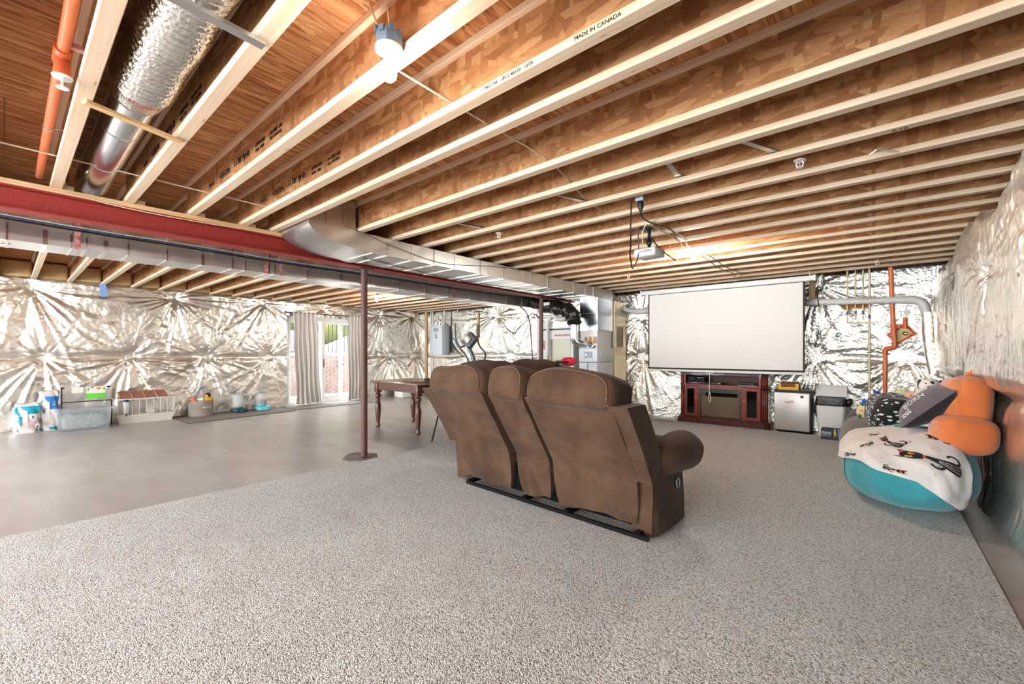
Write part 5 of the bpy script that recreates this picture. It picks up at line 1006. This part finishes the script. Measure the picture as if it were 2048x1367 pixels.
feeder(-10.45, 3.72, .95, 'aqua', 'aqua pet food feeder with brown kibble in its hopper, right of two feeders', 'food_feeder', True)
# ---------------------------------------------------------------- bean bags, blankets, pillows, plush toys by the right wall
def cloth(name, a, b, bs=160): return mat(name, a, .9, bump=(bs, .15), vary=(b, 6, 3), sheen=.25)
M['tealcloth'] = cloth('teal_cloth', c(52, 142, 148), c(62, 154, 160)); M['graycloth'] = cloth('gray_cloth', c(112, 106, 98), c(122, 115, 106)); M['fleece'] = cloth('cream_fleece', c(232, 222, 212), c(226, 215, 204), 60)
M['orangeplush'] = mat('orange_plush', c(226, 134, 78), .95, bump=(70, .5, 3), vary=(c(216, 122, 68), 30, 3), sheen=.5); M['orangesmooth'] = cloth('orange_velvet', c(224, 122, 64), c(216, 112, 56), 20)
M['purplegray'] = cloth('purple_gray_cloth', c(108, 94, 98), c(98, 86, 92)); M['blackcloth'] = cloth('black_cloth', c(26, 24, 26), c(32, 30, 32)); M['printblack'] = mat('black_print', c(30, 26, 28), .9); M['printred'] = mat('coral_print', c(226, 96, 64), .9); M['printyel'] = mat('amber_print', c(230, 176, 72), .9)
BC = Vector((.215, 5.32, .30)); BH = (.455, .82, .315)
def sp_(x, p): return math.copysign(abs(x)**p, x)
def bean(th, ph, k=0.0):
    cr = .016*math.sin(th*9+ph*3)*math.cos(ph)**2+.022*float(fbm(np.array(th*1.7+4), np.array(ph*2.3+9), 3))
    s = 1+cr+k; e = .72
    x = BH[0]*sp_(math.cos(ph), e)*sp_(math.cos(th), .82)*s; y = BH[1]*sp_(math.cos(ph), e)*sp_(math.sin(th), .82)*s; z = BH[2]*sp_(math.sin(ph), e)*s
    z -= .05*max(0, -ph)*0
    top = max(0, math.sin(ph)); z += .05*top*math.sin(x*5)-.05*top*max(0, (-y-.25))
    return Vector((min(BC.x+x, .70+k*.02), BC.y+y, max(BC.z+z, .022+k*.2)))
t = thing('bean_bag', 'large teal bean bag against the right foil wall, half under the cat blanket', 'bean bag', (BC.x, BC.y, .02))
MB().grid(lambda u, v: bean(2*math.pi*u, -math.pi/2+math.pi*v), 96, 48).build('bag', M['tealcloth'], t, ang=80)
for ths in (-2.62, -.9): MB().tube([bean(ths+.02*math.sin(k*.4), -1.2+k*.09, .006) for k in range(24)], .005, 6).build('seam', M['tealseam'], t)
MB().tube([bean(-2.6+k*.06, .15+.12*math.sin(k*.35), .008) for k in range(8)], .012, 6).build('handle', M['tealseam'], t)
q = bean(-2.72, .12, .02)
MB().grid(lambda u, v: bean(-2.85+.12*u, .10+.14*v, .012+.03*math.sin(3*v)*u), 8, 8).build('care_tag', M['fleece'], t)
# fleece blanket with black cats, draped over the top and front of the bean bag
def bl(u, v):      # u: around from the wall side at the back-left to the front right; v: 0 hem .. 1 top
    th = -3.30+2.50*u
    hem = -.10+.30*math.sin(math.pi*min(1, u*1.05))-.5*max(u, 0)**4+.03*math.sin(u*19)
    ph = hem+(1.50-hem)*v
    p = bean(th, ph, .034+.016*math.sin(th*6+ph*2)+.012*math.sin(th*15-ph*5)*(1-v)+.03*float(fbm(np.array(th*3.1+3*v), np.array(ph*2.2+5), 3)))
    return p
def bln(u, v, off):
    p = bl(u, v); d = 1e-3; n = (bl(min(u+d, 1.2), v)-p).cross(bl(u, v+d)-p)
    if n.length < 1e-12: return p
    n.normalize()
    if n.z < 0 and v > .3: n = -n
    if (p+n-BC).length < (p-BC).length: n = -n
    return p+n*off
t = thing('cat_blanket', 'cream fleece blanket printed with black cats, draped over the teal bean bag', 'blanket', (BC.x, BC.y, .3))
MB().grid(lambda u, v: bl(u, v), 110, 60, (0, 0, .006)).build('fleece', M['fleece'], t, ang=80)
def prints(nm, m, outlines, off=.009):
    """outlines in blanket coordinates (u, v); each is filled with a fan of rings"""
    b = MB()
    for O in outlines:
        cu = sum(p[0] for p in O)/len(O); cv = sum(p[1] for p in O)/len(O); n = len(O); K = 4; V = [bln(cu, cv, off)]; F = []
        for k in range(1, K+1):
            for (a, q) in O: V.append(bln(cu+(a-cu)*k/K, cv+(q-cv)*k/K, off))
        F += [(0, 1+i, 1+(i+1) % n) for i in range(n)]
        for k in range(K-1): F += [(1+k*n+i, 1+(k+1)*n+i, 1+(k+1)*n+(i+1) % n, 1+k*n+(i+1) % n) for i in range(n)]
        b.add(V, F)
    b.build(nm, m, t, smooth=True)
def ell(cu, cv, a, b, rot=0, n=18): return [(cu+a*math.cos(x)*math.cos(rot)-b*math.sin(x)*math.sin(rot)*1.0, cv+a*math.cos(x)*math.sin(rot)+b*math.sin(x)*math.cos(rot)) for x in [2*math.pi*k/n for k in range(n)]]
def strip(pts, w):
    b = []; c2 = []
    for i, (x, y) in enumerate(pts):
        x2, y2 = pts[min(i+1, len(pts)-1)]; x1, y1 = pts[max(i-1, 0)]; dx, dy = x2-x1, y2-y1; L = math.hypot(dx, dy) or 1
        b.append((x-dy/L*w, y+dx/L*w)); c2.append((x+dy/L*w, y-dx/L*w))
    return [[b[i], b[i+1], c2[i+1], c2[i]] for i in range(len(pts)-1)]
def cat(u, v, s, rot=0, flip=1):
    """a sitting cat: head, ears, body, tail, in local units turned and scaled onto the blanket"""
    def T(P): return [(u+s*1.0*(x*flip*math.cos(rot)-y*math.sin(rot)), v+s*1.55*(x*flip*math.sin(rot)+y*math.cos(rot))) for x, y in P]
    E_ = lambda cx, cy, a, b, r=0: T(ell(cx, cy, a, b, r))
    body = T([(.16, .06), (.30, .10), (.55, .12), (.85, .20), (1.0, .21), (1.10, .12), (1.12, -.04), (1.06, -.17), (.95, -.2), (.85, -.19), (.55, -.10), (.30, -.06), (.16, -.04)])
    prints('cat_print', M['printblack'], [E_(0, 0, .24, .20), body]+[T(q) for q in strip([(1.02, .15), (1.08, .26), (1.06, .37), (.99, .43), (.90, .44), (.83, .40), (.80, .33)], .035)]+[T(q) for q in strip([(.7, -.1), (.66, -.22), (.58, -.30), (.48, -.33), (.40, -.30), (.36, -.24)], .035)]+[T([(-.22, .04), (-.34, .30), (-.06, .20)]), T([(-.2, -.08), (-.40, -.14), (-.14, -.20)])])
    prints('cat_print', M['printred'], [T([(-.22, .09), (-.30, .24), (-.12, .18)]), T([(-.2, -.10), (-.33, -.13), (-.16, -.17)]), T([(.20, .08), (.25, .08), (.25, -.06), (.20, -.06)])], .011)
    prints('cat_print', M['printyel'], [E_(-.02, .08, .06, .055), E_(-.05, -.1, .06, .055)], .011)
    prints('cat_print', M['printblack'], [E_(-.01, .09, .022, .022), E_(-.04, -.1, .022, .022)], .013)
    prints('cat_print', M['fleece'], [T(q) for k in (-1, 0, 1) for q in strip([(.55, .03*k), (.8, .07*k), (1.05, .1*k)], .007)], .011)
cat(.70, .36, .20, -.10); cat(.40, .36, .10, .9, 1); cat(.52, .64, .15, -.5); cat(.30, .70, .08, .15); cat(.86, .72, .13, -.2); cat(.30, .08, .07, 0); cat(.66, .06, .07, -.1, -1)
def star(u, v, s): return [(u+s*(1 if k % 2 == 0 else .35)*math.cos(k*math.pi/4), v+1.6*s*(1 if k % 2 == 0 else .35)*math.sin(k*math.pi/4)) for k in range(8)]
prints('star_print', M['printyel'], [star(.48, .60, .010), star(.30, .56, .008), star(.78, .16, .010), star(.44, .34, .008), star(.85, .36, .007), star(.26, .28, .007)])
prints('star_print', M['printred'], [star(.24, .42, .009), star(.57, .22, .010), star(.80, .52, .008), star(.60, .86, .008), star(.73, .30, .006)])
prints('dot_print', M['purplegray'], [ell(.52, .50, .004, .006), ell(.40, .50, .004, .006), ell(.70, .62, .006, .009), ell(.80, .26, .004, .006), ell(.36, .64, .004, .006)])
# orange reading pillow
t = thing('reading_pillow', 'orange plush reading pillow with arms, sitting on the cat blanket against the wall', 'pillow', (.52, 5.1, .55))
def lump(a): return lambda p: p*(1+a*float(fbm(np.array(p.x*5+2), np.array(p.y*5+p.z*4), 3)))
MB().blob((.60, 5.22, .80), (.13, .30, .30), (.55, .6), (0, .05, 0), 40, 24, lump(.10)).build('backrest', M['orangesmooth'], t, ang=80)
MB().blob((.515, 5.18, .86), (.10, .24, .23), (.7, .7), (0, .1, .05), 36, 20, lump(.10)).build('fleece_front', M['orangeplush'], t, ang=80)
MB().blob((.545, 4.90, .645), (.185, .15, .145), (.62, .7), (0, .10, .25), 36, 20, lump(.10)).build('armrest', M['orangesmooth'], t, ang=80)
MB().blob((.425, 4.89, .635), (.075, .135, .135), (.8, .8), (0, .10, .25), 30, 18).build('armrest_end', M['orangeplush'], t, ang=80)
MB().blob((.50, 5.52, .66), (.19, .13, .14), (.62, .7), (0, .1, -.2), 32, 18, lump(.1)).build('armrest', M['orangesmooth'], t, ang=80)
MB().tube([(.60, 5.3, 1.07), (.64, 5.26, 1.13), (.66, 5.2, 1.10)], .022, 8, radii=lambda u: .03*(1-u)+.006).build('top_loop', M['orangesmooth'], t)
# gray lettered cushion standing on its corner, black behind
t = thing('throw_pillow', 'purple gray throw pillow with white lettering and black back, tilted on the blanket', 'pillow', (.12, 5.1, .6))
d1 = Vector((.68, -.05, .70)).normalized(); d2 = Vector((.02, .99, .05)); d2 = (d2-d1*d2.dot(d1)).normalized(); nn = d1.cross(d2)
PC = Vector((.35, 5.12, .835)); ps, pt = .235, .20
def pil(u, v, sgn, off=0):
    x = (u-.5)*2; y = (v-.5)*2; k = (1-abs(x)**2.6)*(1-abs(y)**2.6); pin = 1-.06*(1-abs(x)**2)*(abs(y) > .0)*abs(y)-.06*(1-abs(y)**2)*abs(x)
    return PC+d1*(x*ps*pin)+d2*(y*pt*pin)+nn*(sgn*(.115*max(k, 0)**.5)+off)
MB().grid(lambda u, v: pil(u, v, 1), 28, 28).build('front_cloth', M['purplegray'], t, ang=80)
MB().grid(lambda u, v: pil(u, v, -1), 28, 28).build('back_cloth', M['blackcloth'], t, ang=80)
for s_, u0, v0, sz in (('BORN', .24, .16, .15), ('to be', .52, .40, .11), ('loud', .12, .04, .10)):
    o = text(s_, 1, Matrix(), M['inkw'], t, 'lettering', .0)
    W_o = WORLD_OF[t.name]
    for vv in o.data.vertices: p = pil(u0+(vv.co.x+W_o[0])*sz, min(.97, v0+(vv.co.y+W_o[1])*sz*1.5), 1, .003); vv.co = (p.x-W_o[0], p.y-W_o[1], p.z-W_o[2])
single(MB().grid(lambda u, v: (.20+.20*u, 4.98+.10*v, .66+.03*u+.10*v*(1-u*.3)+.01*math.sin(u*5)), 8, 6, (0, 0, .002)), 'paper_leaflet', M['white'], 'white printed leaflet lying between the throw pillow and the orange pillow', 'paper')
# dark patterned blanket heap, gray bean bag, plush toys
def bwmat():
    m = mat('black_white_cloth', c(26, 24, 24), .9, sheen=.2); g = N(m); q = g.coords(); p = g.coords((9, 22, 22), (0, .5, .4)); v = g.vor(p, 1.5, 'Distance', 'F1'); n = g.noise(q, 26, 2)
    f = g.math('ADD', v, g.math('MULTIPLY', n, .5)); g.color(g.ramp(f, [(.56, c(232, 226, 216)), (.60, c(30, 27, 27))])); return m
M['bw'] = bwmat()
single(MB().blob((.17, 5.98, .66), (.23, .36, .20), (.7, .8), (0, .1, .2), 70, 40, lambda p: p*(1+.20*float(fbm(np.array(p.x*5+1), np.array(p.y*5+p.z*3), 4)))), 'patterned_blanket', M['bw'], 'crumpled black blanket with white lettering pattern heaped behind the bean bag', 'blanket')
single(MB().blob((-.05, 6.30, .29), (.25, .48, .275), (.75, .8), (0, 0, .1), 48, 28, lambda p: p*(1+.10*float(fbm(np.array(p.x*4+3), np.array(p.y*4+p.z*3), 3)))), 'gray_bean_bag', M['graycloth'], 'smaller taupe gray bean bag behind the teal one', 'bean bag')
single(MB().blob((.02, 7.55, .30), (.32, .40, .28), (.8, .8), (0, 0, 0), 40, 24, lambda p: p*(1+.14*float(fbm(np.array(p.x*5), np.array(p.y*5+p.z*4), 4)))), 'dark_cushion_heap', M['purplegray'], 'dark purplish heap of cloth between the trash can and the gray bean bag', 'cloth')
M['plushy'] = mat('plush_yellow', c(232, 204, 150), .95, bump=(90, .5), sheen=.4); M['plushg'] = mat('plush_green', c(40, 130, 66), .95, sheen=.4); M['plushb'] = mat('plush_blue', c(38, 90, 186), .9, sheen=.3); M['plushp'] = mat('plush_pale', c(214, 214, 176), .95, bump=(80, .6), sheen=.4); M['plushpink'] = mat('plush_pink', c(232, 168, 148), .95, sheen=.4); M['plushred'] = mat('plush_red', c(212, 44, 74), .9, sheen=.3)
PL = 'plush toys on the heap of blankets'
t = thing('plush_toy', 'egg shaped yellow plush with green and blue pointed top, left of the heap', 'toy', (-.16, 6.35, .50), group=PL)
MB().blob((-.16, 6.35, .66), (.13, .12, .15), (.9, 1)).build('body', M['plushy'], t); MB().lathe([(.085, .75), (.07, .80), (.055, .83)], (-.16, 6.35, 0), 20).build('green_band', M['plushg'], t); MB().lathe([(.062, .82), (.045, .88), (.012, .93), (.002, .935)], (-.16, 6.35, 0), 20).build('blue_tip', M['plushb'], t)
for x in (-.24, -.07): MB().blob((x, 6.26, .57), (.035, .05, .045)).build('foot', M['plushg'], t)
for x in (-.20, -.10): MB().blob((x, 6.235, .69), (.018, .008, .010), nu=12, nv=8).build('eye', M['black'], t)
t = thing('plush_toy', 'bright blue plush with two crossed pointed fins', 'toy', (.08, 6.2, .74), group=PL)
MB().blob((.10, 6.2, .82), (.10, .14, .05), (.9, .9), (.2, .2, .3)).build('body', M['plushb'], t)
for a, l in ((2.3, .30), (2.72, .22), (.6, .16)): MB().cyl((.10, 6.2, .82), (.10+l*math.cos(a), 6.2, .82+l*math.sin(a)*.85), .055, .004, n=12).build('fin', M['plushb'], t)
MB().cyl((-.07, 6.17, .98), (-.12, 6.17, 1.02), .02, .003, n=10).build('pink_tip', M['plushpink'], t)
t = thing('plush_toy', 'pale greenish fluffy plush beside the blue one', 'toy', (.17, 6.2, .80), group=PL)
MB().blob((.16, 6.2, .90), (.12, .11, .09), fn=lump(.25)).build('body', M['plushp'], t); MB().blob((.23, 6.18, .99), (.075, .07, .065)).build('head', M['plushp'], t)
for dx in (-.05, .05): MB().blob((.23+dx, 6.18, 1.05), (.02, .02, .025), nu=12, nv=8).build('ear', M['plushp'], t)
for dx in (-.025, .03): MB().blob((.23+dx, 6.115, 1.0), (.007, .005, .007), nu=8, nv=6).build('eye', M['black'], t)
t = thing('plush_toy', 'pink plush with red body right of the pale one', 'toy', (.30, 6.1, .80), group=PL)
MB().blob((.27, 6.08, .83), (.10, .08, .06)).build('body', M['plushred'], t); MB().blob((.33, 6.1, .93), (.10, .09, .075)).build('head', M['plushpink'], t)
for dx in (-.03, .04): MB().blob((.33+dx, 6.015, .945), (.008, .005, .008), nu=8, nv=6).build('eye', M['black'], t)
def dalm():
    m = mat('spotted_cloth', c(232, 224, 216), .9, sheen=.3); g = N(m); v = g.vor(g.coords((1, 1, 1)), 13, 'Distance', 'F1', 1); g.color(g.ramp(v, [(.27, c(24, 22, 22)), (.30, c(232, 224, 216))])); return m
M['spots'] = dalm()
t = thing('spotted_plush', 'white plush dog with black spots on top of the heap, left of the orange pillow', 'toy', (.42, 5.95, .80), group=PL)
MB().blob((.44, 5.95, .93), (.17, .22, .13), fn=lump(.12), nu=36, nv=22).build('body', M['spots'], t); MB().blob((.40, 5.80, 1.02), (.10, .10, .085)).build('head', M['spots'], t)
MB().blob((.385, 5.70, 1.0), (.045, .05, .035)).build('muzzle', M['fleece'], t); MB().blob((.38, 5.65, 1.01), (.014, .01, .01), nu=10, nv=8).build('nose', M['black'], t)
for dx in (-.08, .09): MB().blob((.40+dx, 5.81, 1.03), (.025, .05, .06)).build('ear', M['blackcloth'], t)
for p_ in ((.32, 5.78, .86), (.42, 5.74, .84)): MB().blob(p_, (.05, .12, .04)).build('leg', M['spots'], t)
for dx in (-.03, .035): MB().blob((.39+dx, 5.705, 1.05), (.008, .006, .008), nu=8, nv=6).build('eye', M['black'], t)
t = thing('plush_toy', 'small red and teal plush tucked behind the orange pillow', 'toy', (.52, 6.25, .9), group=PL)
MB().blob((.50, 6.2, 1.0), (.09, .08, .06)).build('body', M['plushred'], t); MB().blob((.55, 6.3, 1.03), (.05, .05, .04), fn=lump(.2)).build('head', M['aqua'], t)

for o_, l_, s_ in (('plush_toy', (-.08, 6.2, .55), .54), ('plush_toy.001', (.10, 6.15, .72), .7), ('plush_toy.002', (.20, 6.08, .78), .6), ('plush_toy.003', (.29, 6.0, .76), .7), ('spotted_plush', (.43, 5.88, .79), .85), ('plush_toy.004', (.52, 6.25, .83), 1)):
    q_ = bpy.data.objects[o_]; q_.location = l_; q_.scale = (s_, s_, s_)
